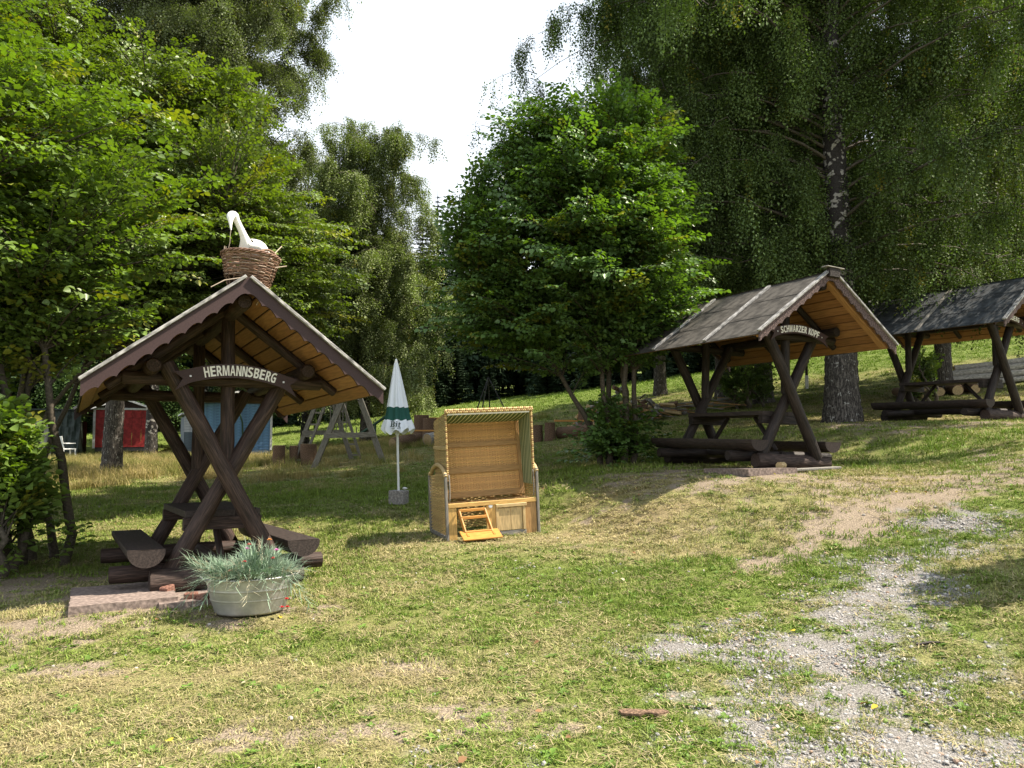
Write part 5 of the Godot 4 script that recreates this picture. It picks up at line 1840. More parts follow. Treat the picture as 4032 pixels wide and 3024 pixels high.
func parasol() -> void:
	var at := on(-1.72, 11.75)
	var root := thing("parasol", "closed white parasol with a dark green band", "parasol", Transform3D(Basis(Vector3.UP, 0.3), at))
	var lean := Vector3(-0.03, 0, 0)
	var pole := MB.new()
	pole.tube([Vector3(0, 0.12, 0), Vector3(-0.055, 2.1, 0)], [0.019, 0.017], 12, true)
	part(root, "pole", pole.done(), M.white_metal)
	var jt := MB.new()
	jt.tube([Vector3(-0.03, 1.045, 0), Vector3(-0.033, 1.115, 0)], [0.03, 0.03], 12, true)
	jt.box(Vector3(0.0, 1.085, 0.03), Vector3(0.03, 0.03, 0.05), 0.006)
	part(root, "tilt_joint", jt.done(), M.white_metal)
	var R := func(t: float) -> float: return 0.022 + 0.175 * pow(t, 0.9) + 0.03 * smoothstep(0.75, 1.0, t)
	var bands := [["canopy", 0.0, 0.655, "canvas_white"], ["canopy_band", 0.655, 0.84, "canvas_green"], ["canopy_hem", 0.84, 1.0, "canvas_white"]]
	for b in bands:
		var mb := MB.new()
		var n := 64
		var rows := maxi(3, int(30 * (b[2] - b[1])))
		var first := mb.v.size()
		for j in rows + 1:
			var t := lerpf(b[1], b[2], float(j) / rows)
			for k in n + 1:
				var a := TAU * k / n
				var fold := sin(a * 8.0) * (0.03 * t + 0.002) + sin(a * 3.0 + t * 2.0) * 0.018 * t
				var hem := (0.03 * cos(a * 8.0 + 1.0) - 0.02 * sin(a * 2.0)) * smoothstep(0.8, 1.0, t)
				# the band's edges rise and fall with the folds
				var rr: float = R.call(t) + fold
				var wave := 0.012 * sin(a * 8.0 + 0.6) * t
				var y := 2.16 - 1.06 * t - hem + wave * (1.0 if t < 0.99 else 0.5)
				mb.vert(Vector3(cos(a) * rr - 0.055 * (y / 2.1), y, sin(a) * rr), Vector3.ZERO)
		for j in rows:
			for k in n:
				var a := first + j * (n + 1) + k
				var g := (mb.v[a + 1] - mb.v[a]).cross(mb.v[a + n + 1] - mb.v[a])
				for q in [a, a + 1, a + n + 1, a + n + 2]:
					mb.n[q] += g
		for q in mb.n.size():
			var o := Vector3(mb.v[q].x + 0.055 * mb.v[q].y / 2.1, 0, mb.v[q].z)
			mb.n[q] = mb.n[q].normalized()
			if mb.n[q].dot(o) < 0.0: mb.n[q] = -mb.n[q]
		for j in rows:
			for k in n:
				var a := first + j * (n + 1) + k
				mb.face(a, a + 1, a + n + 2)
				mb.face(a, a + n + 2, a + n + 1)
		part(root, b[0], mb.done(), M[b[3]])
	var tip := MB.new()
	tip.lathe([Vector2(0.0, 0.05), Vector2(0.012, 0.045), Vector2(0.02, 0.02), Vector2(0.026, 0.0), Vector2(0.022, -0.03)], 14, Vector3(-0.056, 2.16, 0))
	part(root, "tip", tip.done(), M.white_plastic)
	var font := SystemFont.new()
	font.font_names = PackedStringArray(["Droid Serif"])
	font.font_italic = true
	font.font_weight = 700
	var tm := TextMesh.new()
	tm.font = font
	tm.text = "Bit"
	tm.font_size = 32
	tm.pixel_size = 0.0036
	tm.depth = 0.003
	part(root, "lettering", tm, M.ink, Transform3D(Basis(Vector3.UP, -0.38) * Basis(Vector3.RIGHT, -0.14) * Basis(Vector3.BACK, -0.08), Vector3(-0.095, 1.20, 0.245)))
	var ul := MB.new()
	ul.box(Vector3(0.01, -0.058, 0), Vector3(0.14, 0.006, 0.003), 0.001)
	part(root, "underline", ul.done(), M.ink, Transform3D(Basis(Vector3.UP, -0.38) * Basis(Vector3.RIGHT, -0.14), Vector3(-0.095, 1.20, 0.245)))
	var block := MB.new()
	block.box(Vector3(0, 0.10, 0), Vector3(0.25, 0.21, 0.19), 0.008)
	single("concrete_block", block.done(), M.concrete, turned(on(-1.72, 11.75), -0.35), "grey concrete block holding the parasol pole", "concrete block")
	var pm := stone_mesh(14)
	single("white_stone", pm, M.white_paint, turned(on(-1.63, 11.78, 0.225), 0.7).scaled_local(Vector3(0.04, 0.035, 0.03)), "white lump of stone on top of the concrete block", "stone")

# ---------------------------------------------------------------- playground and log seats
func playground() -> void:
	# A-shaped wooden swing frame
	var root := thing("swing_frame", "grey wooden swing frame with A-shaped ends and hanging ropes", "swing", Transform3D(Basis.IDENTITY, on(-4.6, 20.4)))
	var G := func(x: float, d: float) -> Vector3: return on(x, d) - root.position - Vector3(0, 0.05, 0)
	var top := 2.15
	var f0: Vector3 = G.call(-5.17, 20.1)
	var f1: Vector3 = G.call(-3.38, 20.4)
	var b0: Vector3 = G.call(-6.15, 21.6)
	var b1: Vector3 = G.call(-4.62, 22.3)
	var ft := (f0 + f1) * 0.5 + Vector3(0.05, top, 0)
	var bt := (b0 + b1) * 0.5 + Vector3(0.05, top, 0)
	for q in [[f0, ft, -0.09], [f1, ft, 0.09]]:
		board(root, "leg", q[0], q[1] + Vector3(q[2], 0, 0), 0.14, 0.13, M.frame_grey, Vector3.BACK)
	for q in [[b0, bt, -0.09], [b1, bt, 0.09]]:
		var off := Vector3(0.30, 0, 0.12)
		board(root, "leg", q[0], q[1] + Vector3(q[2], 0, 0), 0.11, 0.11, M.frame_grey, Vector3.BACK)
		board(root, "ladder_rail", q[0] + off, q[1] + Vector3(q[2], 0, 0) + off, 0.07, 0.09, M.frame_grey, Vector3.BACK)
		for k in 6:
			var p: Vector3 = q[0].lerp(q[1], 0.08 + 0.15 * k)
			board(root, "rung", p - off * 0.05, p + off * 1.05, 0.045, 0.05, M.frame_grey)
	timber(root, "top_beam", bt + Vector3(-0.1, 0.02, -0.25), ft + Vector3(0.1, 0.02, 0.25), 0.075, M.frame_grey)
	board(root, "cross_bar", f0.lerp(ft, 0.40) + Vector3(-0.12, 0, 0.07), f1.lerp(ft, 0.38) + Vector3(0.12, 0, 0.07), 0.05, 0.13, M.frame_grey)
	board(root, "cross_bar", b0.lerp(bt, 0.42) + Vector3(-0.1, 0, 0.07), b1.lerp(bt, 0.40) + Vector3(0.1, 0, 0.07), 0.05, 0.13, M.frame_grey)
	for k in 6:
		var p := bt.lerp(ft, 0.2 + 0.12 * k)
		var rp := MB.new()
		rp.tube([p, p + Vector3(0.02, -0.9 - 0.08 * (k % 3), 0.0), p + Vector3(0.0, -1.25 - 0.1 * (k % 2), 0.0)], [0.014, 0.014, 0.014], 5, false)
		part(root, "rope", rp.done(), M.frame_grey)
	var sg := MB.new()
	sg.box(Vector3.ZERO, Vector3(0.42, 0.24, 0.02), 0.003)
	var s := part(root, "sign", sg.done(), M.white_paint, Transform3D(Basis.IDENTITY, ft + Vector3(0.0, -0.26, 0.12)))
	var font := SystemFont.new()
	font.font_names = PackedStringArray(["Droid Sans"])
	var tm := TextMesh.new()
	tm.font = font
	tm.text = "Gefahr !"
	tm.font_size = 32
	tm.pixel_size = 0.0026
	tm.depth = 0.004
	part(s, "lettering", tm, M.ink, Transform3D(Basis.IDENTITY, Vector3(0.0, 0.02, 0.012)))
	# three upright log sections beside the swing
	var k := 0
	for q in [[-6.50, 21.5, 0.17, 0.56, "stump furthest from the swing frame, in a row of three"], [-6.10, 21.7, 0.15, 0.52, "middle stump of the row beside the swing frame"], [-5.66, 21.5, 0.22, 0.56, "widest stump of the row, behind the swing's ladder"]]:
		stump(on(q[0], q[1]), q[2], q[3], q[4], 70 + k, "upright log sections by the swing")
		k += 1
	# see-saw: green steel stand and slanting beam
	var ss := thing("seesaw", "dark green metal seesaw in the long grass behind the parasol", "seesaw", Transform3D(Basis.IDENTITY, on(-4.9, 27.0)))
	var bm := MB.new()
	bm.tube([Vector3(-0.55, 0.35, 0), Vector3(0.62, 1.15, 0.0)], [0.05, 0.05], 8, true)
	part(ss, "beam", bm.done(), M.green_metal)
	var sm := MB.new()
	sm.tube([Vector3(0.1, -0.1, 0), Vector3(0.1, 0.8, 0)], [0.045, 0.045], 8, true)
	part(ss, "post", sm.done(), M.green_metal)
	board(ss, "seat", Vector3(-0.95, 0.34, 0), Vector3(-0.35, 0.36, 0), 0.2, 0.04, M.black_wood)
	board(ss, "seat", Vector3(0.5, 1.16, 0), Vector3(0.8, 1.2, 0), 0.2, 0.04, M.green_metal)
	for x in [-0.7, -0.55]:
		var hm := MB.new()
		hm.tube([Vector3(x, 0.36, 0), Vector3(x, 0.68, 0)], [0.018, 0.018], 6, true)
		part(ss, "handle", hm.done(), M.black_metal)

func stump(at: Vector3, rad: float, h: float, label: String, sd: int, group: String) -> void:
	var root := thing("stump", label, "stump", Transform3D(Basis(Vector3.UP, sd), at), group)
	var mb := MB.new()
	mb.tube([Vector3(0, -0.06, 0), Vector3(0, h * 0.3, 0), Vector3(0.01, h * 0.7, 0), Vector3(0.01, h, 0)], [rad * 1.12, rad * 1.02, rad, rad * 0.98], 16, false, noise2, rad * 0.12)
	part(root, "bark", mb.done(), M.log_bark)
	var c := MB.new()
	c.tube([Vector3(0.01, h - 0.03, 0), Vector3(0.01, h + 0.003, 0)], [rad * 0.95, rad * 0.95], 16, true)
	part(root, "cut_face", c.done(), M.cut_wood)

func lying_log(a: Vector3, b: Vector3, rad: float, label: String, m: String, group: String, called := "log") -> void:
	var root := thing(called, label, "log", aim(a, b), group)
	var l := (b - a).length()
	part(root, "bark", log_mesh(l, rad, rad * 0.92, a.x * 3.1, 14), M[m])
	for e in [0, 1]:
		var c := MB.new()
		var z := -0.004 if e == 0 else l + 0.004
		c.tube([Vector3(0, 0, z - 0.003), Vector3(0, 0, z + 0.003)], [rad * 0.86, rad * 0.86], 14, true)
		part(root, "cut_face", c.done(), M.cut_wood)

func log_seats() -> void:
	# ring of log seats in the meadow behind the parasol and the beach chair
	var P := func(x: float, d: float, up: float) -> Vector3: return on(x, d, up)
	lying_log(P.call(-3.72, 24.0, 0.17), P.call(-3.15, 24.7, 0.17), 0.20, "log lying on its side nearest the parasol pole", "log_bark", "log seats in the meadow")
	lying_log(P.call(-2.62, 23.9, 0.18), P.call(-2.05, 24.6, 0.18), 0.21, "thick pale log lying beside the hood of the wicker chair", "pale_log", "log seats in the meadow")
	lying_log(P.call(-3.25, 25.4, 0.12), P.call(-2.8, 25.9, 0.12), 0.14, "short log lying behind the plank seat", "log_bark", "log seats in the meadow")
	stump(on(-3.05, 25.9), 0.26, 0.85, "tall stump standing behind the plank seat", 81, "log seats in the meadow")
	stump(on(-2.70, 25.4), 0.25, 0.72, "stump standing on the meadow beside the wicker chair's hood", 82, "log seats in the meadow")
	var pl := MB.new()
	pl.box(Vector3.ZERO, Vector3(1.5, 0.05, 0.2), 0.006)
	single("plank_seat", pl.done(), M.orange_wood, turned(on(-2.85, 24.5, 0.42), 0.05), "orange plank laid across two logs", "plank", "plank seats")
	var pl2 := MB.new()
	pl2.box(Vector3.ZERO, Vector3(1.2, 0.05, 0.2), 0.006)
	single("plank_seat", pl2.done(), M.orange_wood, turned(on(-2.2, 26.0, 0.62), 0.02), "orange plank behind the two stumps", "plank", "plank seats")
	lying_log(on(-1.7, 25.9, 0.16), on(-1.7, 26.4, 0.16), 0.2, "log under the rear orange plank", "log_bark", "log seats in the meadow")
	# seats on the far side of the beach chair
	stump(on(0.70, 20.8), 0.13, 0.45, "dark stump directly behind the wicker chair's hood", 83, "log seats in the meadow")
	stump(on(1.02, 20.6), 0.14, 0.48, "narrow dark stump beside a log near the woodpile", 84, "log seats in the meadow")
	lying_log(on(1.25, 20.9, 0.14), on(2.05, 20.4, 0.14), 0.17, "thick log with pale sawn face near the woodpile", "log_bark", "log seats in the meadow")
	lying_log(on(2.55, 21.4, 0.13), on(3.0, 21.0, 0.13), 0.15, "log holding the plank next to the woodpile", "log_bark", "log seats in the meadow")
	stump(on(2.05, 21.5), 0.20, 0.62, "wide stump behind the plank next to the woodpile", 85, "log seats in the meadow")
	var p3 := MB.new()
	p3.box(Vector3.ZERO, Vector3(1.7, 0.05, 0.2), 0.006)
	single("plank_seat", p3.done(), M.orange_wood, turned(on(2.0, 20.95, 0.36), 0.02), "long plank on logs beside the woodpile", "plank", "plank seats")
	# woodpile of split logs, laths and stones
	var r := RandomNumberGenerator.new()
	r.seed = 90
	var wp := thing("woodpile", "untidy heap of split firewood, boards and stones behind the hazel", "woodpile", Transform3D(Basis.IDENTITY, on(3.4, 22.6)))
	for i in 120:
		var a := r.randf() * TAU
		var q := sqrt(r.randf())
		var x := cos(a) * q * 1.7
		var z := sin(a) * q * 0.9
		var hmax := 0.95 * maxf(0.0, 1.0 - q * q) * (1.0 - 0.35 * x / 1.7)
		var y := r.randf() * hmax + 0.05
		var g := on(3.4 + x, 22.6 - z).y - wp.position.y
		var th := r.randf() * TAU
		var dv := Vector3(cos(th), r.randf_range(-0.35, 0.35), sin(th)).normalized()
		var c := Vector3(x, g + y, z)
		var L := r.randf_range(0.25, 0.6)
		var kind := r.randf()
		if kind < 0.5:
			var o := board(wp, "split_log", c - dv * L * 0.5, c + dv * L * 0.5, r.randf_range(0.08, 0.14), r.randf_range(0.07, 0.12), M[["grey_wood", "pale_wood", "log_bark", "brown_wood", "pale_log"][r.randi() % 5]], Vector3.UP, 0.02)
			o.rotate_object_local(Vector3.BACK, r.randf() * TAU)
		elif kind < 0.85:
			board(wp, "lath", c - dv * L * 1.1, c + dv * L * 1.1, 0.05, 0.025, M[["grey_wood", "brown_wood", "frame_grey"][r.randi() % 3]])
		else:
			part(wp, "stone", stone_mesh(i), M.concrete, Transform3D(Basis(Vector3.UP, th).scaled(Vector3.ONE * r.randf_range(0.1, 0.2)), c))
	for i in 26:
		var x := 1.4 + r.randf() * 1.9
		var c := Vector3(x, on(3.4 + x, 22.4).y - wp.position.y + r.randf_range(0.05, 0.35), r.randf_range(-0.4, 0.5))
		var th := r.randf_range(-0.5, 0.5)
		var dv := Vector3(cos(th), r.randf_range(-0.15, 0.15), sin(th))
		board(wp, "lath", c - dv * 0.55, c + dv * 0.55, 0.05, 0.03, M[["grey_wood", "brown_wood", "log_bark"][r.randi() % 3]])
	# stack of long pale logs behind the third shelter
	var n := 0
	for q in [[0.0, 0.0, 0.0], [0.25, 0.0, 0.20], [-0.1, 0.0, 0.40], [0.15, 0.0, 0.60], [0.3, 0.0, 0.80], [0.4, 0.16, 0.10], [0.0, 0.16, 0.31], [0.5, 0.16, 0.52], [0.2, 0.31, 0.20], [0.9, 0.31, 0.42], [0.7, 0.45, 0.30]]:
		var a := on(11.7 + q[0], 21.2 + q[2], 0.08 + q[1])
		var b := on(17.0 + q[0] * 1.4, 20.6 + q[2] + 0.1 * sin(n * 2.3), 0.09 + q[1])
		lying_log(a, b, 0.075 + 0.012 * (n % 3), ["foremost pole in the bottom layer of the pale stack", "second pole from the front in the stack's bottom layer", "middle pole of the five in the stack's bottom layer", "fourth pole from the front in the stack's bottom layer", "rearmost pole in the bottom layer of the pale stack", "front pole of the three in the stack's second layer", "middle pole of the three in the stack's second layer", "rear pole of the three in the stack's second layer", "front pole of the two in the stack's third layer", "rear pole of the two in the stack's third layer", "single topmost pole of the pale stack"][n], "pale_log", "stack of long pale poles", "pole")
		n += 1
	var m := 0
	for q in [[10.35, 20.1, "red"], [10.75, 20.0, "dark"], [11.15, 20.0, "pale"], [11.55, 19.9, "brown"], [11.95, 19.8, "grey"]]:
		lying_log(on(q[0], q[1], 0.13), on(q[0] + 0.15, q[1] + 0.9, 0.13), 0.13 + 0.02 * (m % 2), ["short log at the near end of the low row behind the dark blue roof", "second short log of the low row", "short log in the middle of the low row", "fourth short log of the low row", "short log closest to the long pale logs"][m], "log_bark", "low row of short logs", "short_log")
		m += 1
	# tripod of black poles over the fire place
	var tp := thing("fire_tripod", "black three-legged pole stand in the meadow behind the wicker chair", "tripod", Transform3D(Basis.IDENTITY, on(-0.95, 30.0)))
	for q in [[-0.62, 0.2], [-0.32, 0.25], [1.0, 0.15], [0.1, -0.5]]:
		var mb := MB.new()
		mb.tube([Vector3(q[0], -0.1, q[1]), Vector3(0.02, 1.75, 0.0)], [0.028, 0.024], 6, true)
		part(tp, "pole", mb.done(), M.black_metal)
	# a thin post with a white foot, and the white garden chair near the wagons
	var po := thing("marker_post", "thin dark post with a white foot on the meadow behind the birch", "post", Transform3D(Basis.IDENTITY, on(9.6, 25.0)))
	board(po, "pole", Vector3(0, 0.3, 0), Vector3(0, 1.6, 0), 0.07, 0.07, M.black_wood, Vector3.BACK)
	board(po, "white_foot", Vector3(0, -0.1, 0), Vector3(0, 0.42, 0), 0.09, 0.09, M.white_paint, Vector3.BACK)

# ---------------------------------------------------------------- wagons and sheds
func wagons() -> void:
	# red wagon
	var root := thing("red_wagon", "red boarded wagon with white corner trim behind the furrowed birch", "wagon", turned(on(-18.2, 36.0), 0.42))
	var w := 2.35
	var hh := 1.78
	var y0 := 0.50
	var L := 4.6
	var nb := 6
	for k in nb:
		board(root, "wall_board", Vector3(-w / 2 + w * (k + 0.5) / nb, y0, 0), Vector3(-w / 2 + w * (k + 0.5) / nb, y0 + hh, 0), w / nb - 0.008, 0.03, M.red_paint, Vector3.BACK)
	var gb := MB.new()
	gb.plate(PackedVector2Array([Vector2(-w / 2, y0 + hh), Vector2(w / 2, y0 + hh), Vector2(0, y0 + hh + 0.42)]), -0.03, 0.0)
	part(root, "gable", gb.done(), M.dark_wood)
	for s in [-1.0, 1.0]:
		var sw := MB.new()
		sw.box(Vector3(s * (w / 2 - 0.02), y0 + hh / 2, -L / 2), Vector3(0.04, hh, L), 0.004)
		part(root, "side_wall", sw.done(), M.red_paint)
		board(root, "corner_trim", Vector3(s * (w / 2), y0 - 0.05, 0.03), Vector3(s * (w / 2), y0 + hh, 0.03), 0.10, 0.04, M.white_paint, Vector3.BACK)
		var a := Vector3(0, y0 + hh + 0.50, 0)
		var b := Vector3(s * (w / 2 + 0.42), y0 + hh - 0.08, 0)
		board(root, "roof_slope", (a + b) * 0.5 + Vector3(0, 0, -L), (a + b) * 0.5 + Vector3(0, 0, 0.35), (b - a).length(), 0.05, M.felt_grey, Vector3(-(b - a).y, (b - a).x, 0).normalized() * s)
		board(root, "roof_trim", a + Vector3(0, -0.02, 0.38), b + Vector3(0, -0.02, 0.38), 0.03, 0.09, M.white_paint)
	board(root, "eaves_trim", Vector3(-w / 2, y0 + hh, 0.035), Vector3(w / 2, y0 + hh, 0.035), 0.03, 0.09, M.white_paint)
	var ch := MB.new()
	ch.box(Vector3(0, 0.40, -L / 2), Vector3(w - 0.1, 0.2, L), 0.01)
	part(root, "chassis", ch.done(), M.black_metal)
	for q in [[-0.85, -0.7], [0.85, -0.7], [-0.85, -3.7], [0.85, -3.7]]:
		wheel(root, Vector3(q[0], 0.36, q[1]))
	var handle := MB.new()
	handle.box(Vector3(-0.28, y0 + 0.9, 0.04), Vector3(0.05, 0.14, 0.03), 0.004)
	part(root, "door_handle", handle.done(), M.white_metal)
	# blue wagon
	var bl := thing("blue_wagon", "blue clapboard wagon with white roof trim seen through the crossed logs", "wagon", turned(on(-10.35, 29.0, -0.3), 0.45))
	var bw := 2.45
	var bh := 1.75
	var by := 0.25
	for k in 20:
		var y := by + 0.105 * k
		var half := bw / 2
		if k < 4:
			half = bw / 2 - 0.16 * (3 - k) * 0.6
		board(bl, "clapboard", Vector3(-bw / 2, y + 0.05, 0.008), Vector3(half, y + 0.05, 0.008), 0.022, 0.108, M.blue_paint, Vector3(0, 1, 0.16))
	var bg := MB.new()
	bg.plate(PackedVector2Array([Vector2(-bw / 2, by + 0.105 * 20 + 0.01), Vector2(bw / 2, by + 0.105 * 20 + 0.01), Vector2(0, by + 0.105 * 20 + 0.36)]), -0.02, 0.012)
	part(bl, "gable", bg.done(), M.blue_paint)
	for s in [-1.0, 1.0]:
		var sw := MB.new()
		sw.box(Vector3(s * (bw / 2 - 0.03), by + 1.05, -2.2), Vector3(0.05, 2.08, 4.3), 0.004)
		part(bl, "side_wall", sw.done(), M.blue_paint)
		board(bl, "corner_trim", Vector3(s * (bw / 2 + 0.01), by + 0.35, 0.03), Vector3(s * (bw / 2 + 0.01), by + 2.06, 0.03), 0.08, 0.04, M.white_paint, Vector3.BACK)
		var a := Vector3(0, by + 2.55, 0)
		var b := Vector3(s * (bw / 2 + 0.30), by + 2.17, 0)
		board(bl, "roof_slope", (a + b) * 0.5 + Vector3(0, 0, -4.4), (a + b) * 0.5 + Vector3(0, 0, 0.3), (b - a).length(), 0.06, M.felt_grey, Vector3(-(b - a).y, (b - a).x, 0).normalized() * s)
		board(bl, "roof_trim", a + Vector3(0, -0.06, 0.33), b + Vector3(0, -0.06, 0.33), 0.04, 0.17, M.white_paint)
	var hose := MB.new()
	hose.tube([Vector3(-0.55, by + 2.22, 0.08), Vector3(-0.48, by + 2.0, 0.22), Vector3(-0.25, by + 1.8, 0.34), Vector3(0.05, by + 1.7, 0.36), Vector3(0.15, by + 1.4, 0.30), Vector3(0.2, by + 0.75, 0.18), Vector3(0.26, by + 0.5, 0.06)], [0.035, 0.035, 0.035, 0.035, 0.035, 0.035, 0.035], 8, true)
	part(bl, "green_pipe", hose.done(), M.green_metal)
	var bh2 := MB.new()
	bh2.box(Vector3(0.25, by + 0.55, 0.05), Vector3(0.16, 0.04, 0.05), 0.004)
	part(bl, "door_handle", bh2.done(), M.white_metal)
	for q in [[-0.85, -0.8], [0.85, -0.8], [-0.85, -3.5], [0.85, -3.5]]:
		wheel(bl, Vector3(q[0], 0.66, q[1]))
	# its lower white and grey annex
	var an := thing("annex_shed", "low shed with white upper boards and grey lower wall joining the blue wagon", "shed", turned(on(-12.1, 30.0, -0.25), 0.45))
	for k in 6:
		board(an, "white_board", Vector3(-0.62, 1.30 + 0.105 * k, 0.01), Vector3(0.55, 1.30 + 0.105 * k, 0.01), 0.022, 0.10, M.white_paint)
	for k in 10:
		board(an, "grey_board", Vector3(-0.62, 0.25 + 0.105 * k, 0.0), Vector3(0.55, 0.25 + 0.105 * k, 0.0), 0.022, 0.10, M.grey_paint)
	var ab := MB.new()
	ab.box(Vector3(-0.03, 1.0, -1.5), Vector3(1.16, 1.7, 2.9), 0.01)
	part(an, "shed_body", ab.done(), M.grey_paint)
	board(an, "roof", Vector3(-0.03, 1.93, -3.0), Vector3(-0.03, 1.96, 0.2), 1.4, 0.06, M.white_paint)
	# flat grey roofed hut further back
	var gr := thing("grey_hut", "low grey hut with flat roof between the wagons", "hut", turned(on(-14.6, 38.0), 0.2))
	var gm := MB.new()
	gm.box(Vector3(0, 0.9, -1.2), Vector3(2.4, 1.8, 2.4), 0.01)
	part(gr, "walls", gm.done(), M.frame_grey)
	board(gr, "roof", Vector3(0, 1.85, -2.6), Vector3(0, 2.0, 0.3), 2.8, 0.08, M.grey_wood)
	# beige cabin covered by a green sheet
	var bc := thing("beige_cabin", "small beige cabin under a dark green sheet beside the leaning hazel stems", "cabin", turned(on(-19.9, 33.5), 0.30))
	for k in 12:
		board(bc, "wall_board", Vector3(-1.25 + 0.1 * k, 0.1, 0.0), Vector3(-1.25 + 0.1 * k, 1.75, 0.0), 0.096, 0.03, M.beige_paint, Vector3.BACK)
	var cb := MB.new()
	cb.box(Vector3(-0.25, 0.9, -1.3), Vector3(2.0, 1.6, 2.4), 0.02)
	part(bc, "cabin_body", cb.done(), M.tarp_green)
	var tm := MB.new()
	for i in 16:
		for j in 10:
			var f := func(a: int, b: int) -> Vector3:
				var x := -0.15 + 1.2 * a / 16.0
				var t := b / 10.0
				return Vector3(x, 2.25 - 1.75 * t - 0.25 * x * 0.6 + 0.06 * noise.get_noise_2d(x * 40.0, t * 20.0), 0.05 + 0.5 * t + 0.10 * noise.get_noise_2d(x * 70.0 + 20.0, t * 30.0))
			tm.quad(f.call(i, j), f.call(i + 1, j), f.call(i + 1, j + 1), f.call(i, j + 1), Vector3(0, 0.3, 1))
	part(bc, "green_sheet", tm.done(), M.tarp_green)
	board(bc, "roof", Vector3(-0.2, 1.95, -2.7), Vector3(-0.2, 2.2, 0.15), 2.3, 0.06, M.tarp_green)
	# white plastic chair
	var wc := thing("plastic_chair", "white plastic garden chair in front of the red wagon", "chair", turned(on(-16.5, 28.6), 2.5))
	var se := MB.new()
	se.box(Vector3(0, 0.43, 0), Vector3(0.46, 0.035, 0.46), 0.012)
	part(wc, "seat", se.done(), M.white_plastic)
	var ba := MB.new()
	ba.box(Vector3(0, 0.68, -0.24), Vector3(0.46, 0.46, 0.03), 0.012, Basis(Vector3.RIGHT, -0.2))
	part(wc, "backrest", ba.done(), M.white_plastic)
	for q in [[-0.2, -0.2], [0.2, -0.2], [-0.2, 0.2], [0.2, 0.2]]:
		board(wc, "leg", Vector3(q[0] * 1.15, 0, q[1] * 1.15), Vector3(q[0], 0.42, q[1]), 0.04, 0.04, M.white_plastic, Vector3.BACK)
	for s in [-1.0, 1.0]:
		board(wc, "armrest", Vector3(0.24 * s, 0.64, -0.22), Vector3(0.24 * s, 0.64, 0.2), 0.05, 0.03, M.white_plastic)

func wheel(root: Node3D, at: Vector3) -> void:
	var t := MB.new()
	t.lathe([Vector2(0.20, -0.09), Vector2(0.33, -0.09), Vector2(0.36, -0.05), Vector2(0.36, 0.05), Vector2(0.33, 0.09), Vector2(0.20, 0.09), Vector2(0.20, -0.09)], 22)
	var xf := Transform3D(Basis(Vector3.BACK, PI / 2), at)
	var ty := part(root, "wheel", t.done(), M.tyre, xf)
	var rm := MB.new()
	rm.lathe([Vector2(0.0, 0.06), Vector2(0.08, 0.07), Vector2(0.2, 0.04), Vector2(0.2, -0.04), Vector2(0.08, -0.07), Vector2(0.0, -0.06)], 16)
	part(ty, "rim", rm.done(), M.grey_wood)

func litter() -> void:
	# flat pieces lying about
	var mb := MB.new()
	mb.plate(PackedVector2Array([Vector2(-0.13, -0.02), Vector2(-0.04, -0.035), Vector2(0.0, -0.01), Vector2(0.07, -0.03), Vector2(0.13, 0.01), Vector2(0.10, 0.045), Vector2(0.0, 0.03), Vector2(-0.09, 0.05), Vector2(-0.14, 0.03)]), 0.0, 0.012)
	single("bark_piece", mb.done(), M.log_bark, Transform3D(Basis(Vector3.RIGHT, -PI / 2), on(0.72, 4.25, 0.018)), "curled brown piece of bark lying on the grass by the gravel", "bark")
	var st := MB.new()
	st.tube([Vector3(-0.09, 0, 0), Vector3(0, 0.012, 0.015), Vector3(0.09, 0.004, 0.0)], [0.008, 0.010, 0.006], 6, true)
	single("dark_stick", st.done(), M.black_wood, turned(on(2.72, 5.12, 0.015), 0.2), "short dark stick on the gravel", "stick")
	var bd := MB.new()
	bd.box(Vector3.ZERO, Vector3(0.85, 0.03, 0.10), 0.005)
	single("weathered_board", bd.done(), M.grey_wood, turned(SH2 * Vector3(0.05, -0.03, 1.42), 0.40, 0.0, 0.02), "weathered board lying before the grey-roofed shelter's front log", "board")
	var ck := MB.new()
	ck.tube([Vector3(-0.07, 0, 0), Vector3(0.07, 0, 0)], [0.05, 0.045], 9, true)
	single("wood_wedge", ck.done(), M.pale_wood, turned(SH2 * Vector3(-0.35, 0.0, 1.22), 0.8), "short round of wood wedged under the grey-roofed shelter's front log", "wood")
	# bush just outside the frame that throws the small shade on the right
	hazel("hazel_bush", "low hazel bush outside the frame beside the gravel", on(5.35, 6.1), [[Vector3(0, 1.35, 0), Vector3(0.6, 0.65, 0.35)]], 110, 23, 5)

# ---------------------------------------------------------------- scene
var SH1: Transform3D
var SH2: Transform3D
var SH3: Transform3D
var KORB: Transform3D
var TUB: Vector3

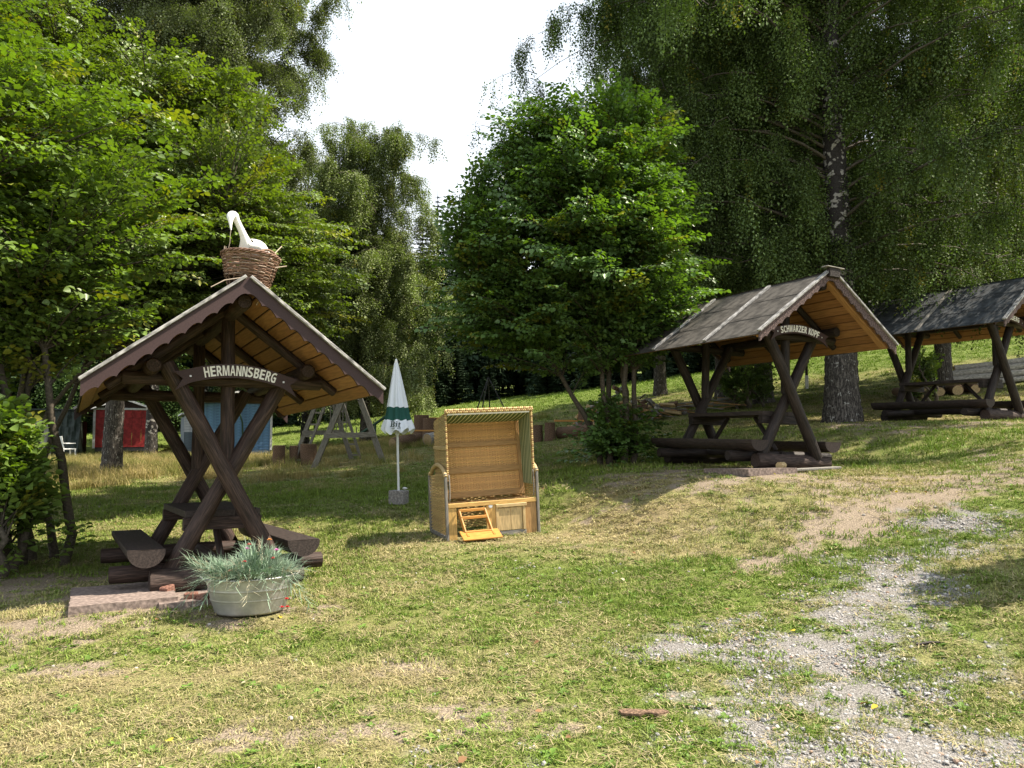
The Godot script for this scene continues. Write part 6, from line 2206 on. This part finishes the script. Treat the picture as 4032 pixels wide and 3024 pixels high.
func _ready() -> void:
	# camera
	var cam := Camera3D.new()
	cam.name = "camera"
	cam.fov = 53.07
	cam.near = 0.05
	cam.far = 900.0
	cam.position = Vector3(0, 1.6, 0)
	cam.rotation = Vector3(atan(47.0 / 769.0), 0, 0)
	add_child(cam)
	cam.current = true
	# sky, exposure
	var env := Environment.new()
	env.background_mode = Environment.BG_SKY
	var sm := ProceduralSkyMaterial.new()
	sm.sky_top_color = lin(0.40, 0.46, 0.54)
	sm.sky_horizon_color = lin(0.66, 0.67, 0.675)
	sm.sky_curve = 0.30
	sm.ground_bottom_color = lin(0.10, 0.11, 0.07)
	sm.ground_horizon_color = lin(0.30, 0.32, 0.28)
	sm.sun_angle_max = 0.0
	sm.sun_curve = 0.01
	var sky := Sky.new()
	sky.sky_material = sm
	env.sky = sky
	env.tonemap_mode = Environment.TONE_MAPPER_LINEAR
	env.tonemap_exposure = 2.5
	env.sdfgi_enabled = true
	env.ssao_enabled = true
	env.ssil_enabled = true
	var we := WorldEnvironment.new()
	we.name = "environment"
	we.environment = env
	add_child(we)
	# sun, high on the right and a little behind the scene
	var sun := DirectionalLight3D.new()
	sun.name = "sun"
	sun.light_color = Color(1.0, 0.955, 0.88)
	sun.light_energy = 1.6
	sun.light_angular_distance = 0.5
	sun.shadow_enabled = true
	add_child(sun)
	var el := deg_to_rad(54.0)
	var az := deg_to_rad(5.0)
	sun.look_at_from_position(Vector3.ZERO, -Vector3(cos(el) * cos(az), sin(el), -cos(el) * sin(az)), Vector3.UP)

	noise.seed = 7
	noise.noise_type = FastNoiseLite.TYPE_SIMPLEX_SMOOTH
	noise.frequency = 0.05
	noise.fractal_octaves = 2
	noise2.seed = 19
	noise2.noise_type = FastNoiseLite.TYPE_SIMPLEX_SMOOTH
	noise2.frequency = 0.9
	noise2.fractal_octaves = 3
	rng.seed = 1
	SH1 = turned(Vector3(-3.065, 0.215, -7.832), 0.527, -0.04, -0.006)
	SH2 = turned(Vector3(3.46, 1.125, -11.675), 0.416, 0.0, -0.031)
	SH3 = turned(Vector3(8.764, 1.843, -15.367), 0.504)
	KORB = turned(Vector3(-0.215, 0.315, -9.47), 0.34, 0.0, 0.045)
	pads = [[SH1, 0.8, 1.2, -0.068, 4.6, 1.6], [turned(SH2.origin, 0.416, 0.0, 0.01), 0.7, 1.1, -0.075, 5.5, 3.0], [SH3, 0.8, 1.2, -0.068, 5.0, 2.0], [KORB, 0.6, 0.75, 0.0, 2.6, 1.3]]
	materials()
	for q in [[lin(0.62, 0.30, 0.10)], [lin(0.60, 0.22, 0.50)], [lin(0.60, 0.035, 0.05)]]:
		mat("petal_%d" % petals, q[0], 0.6)
		petals += 1
	for s in [SH1, SH2, SH3]:
		clear_of.append([Transform3D(s.basis, s * Vector3(0, 0, 0.99)), 0.66, 0.13])
		clear_of.append([Transform3D(s.basis, s * Vector3(0, 0, -0.99)), 0.66, 0.13])
	ground()
	TUB = on(-2.06, 6.15, 0.012)
	clear_of.append([Transform3D(Basis(Vector3.UP, 0.35), TUB), 0.27, 0.2])
	print("ground ", Time.get_ticks_msec())
	trees()
	print("trees ", Time.get_ticks_msec())
	shelters()
	wagons()
	playground()
	log_seats()
	beach_chair()
	parasol()
	nest_and_stork()
	tub_and_flowers()
	slabs()
	litter()
	print("objects ", Time.get_ticks_msec())
	grass()
	print("grass ", Time.get_ticks_msec())

var petals := 0
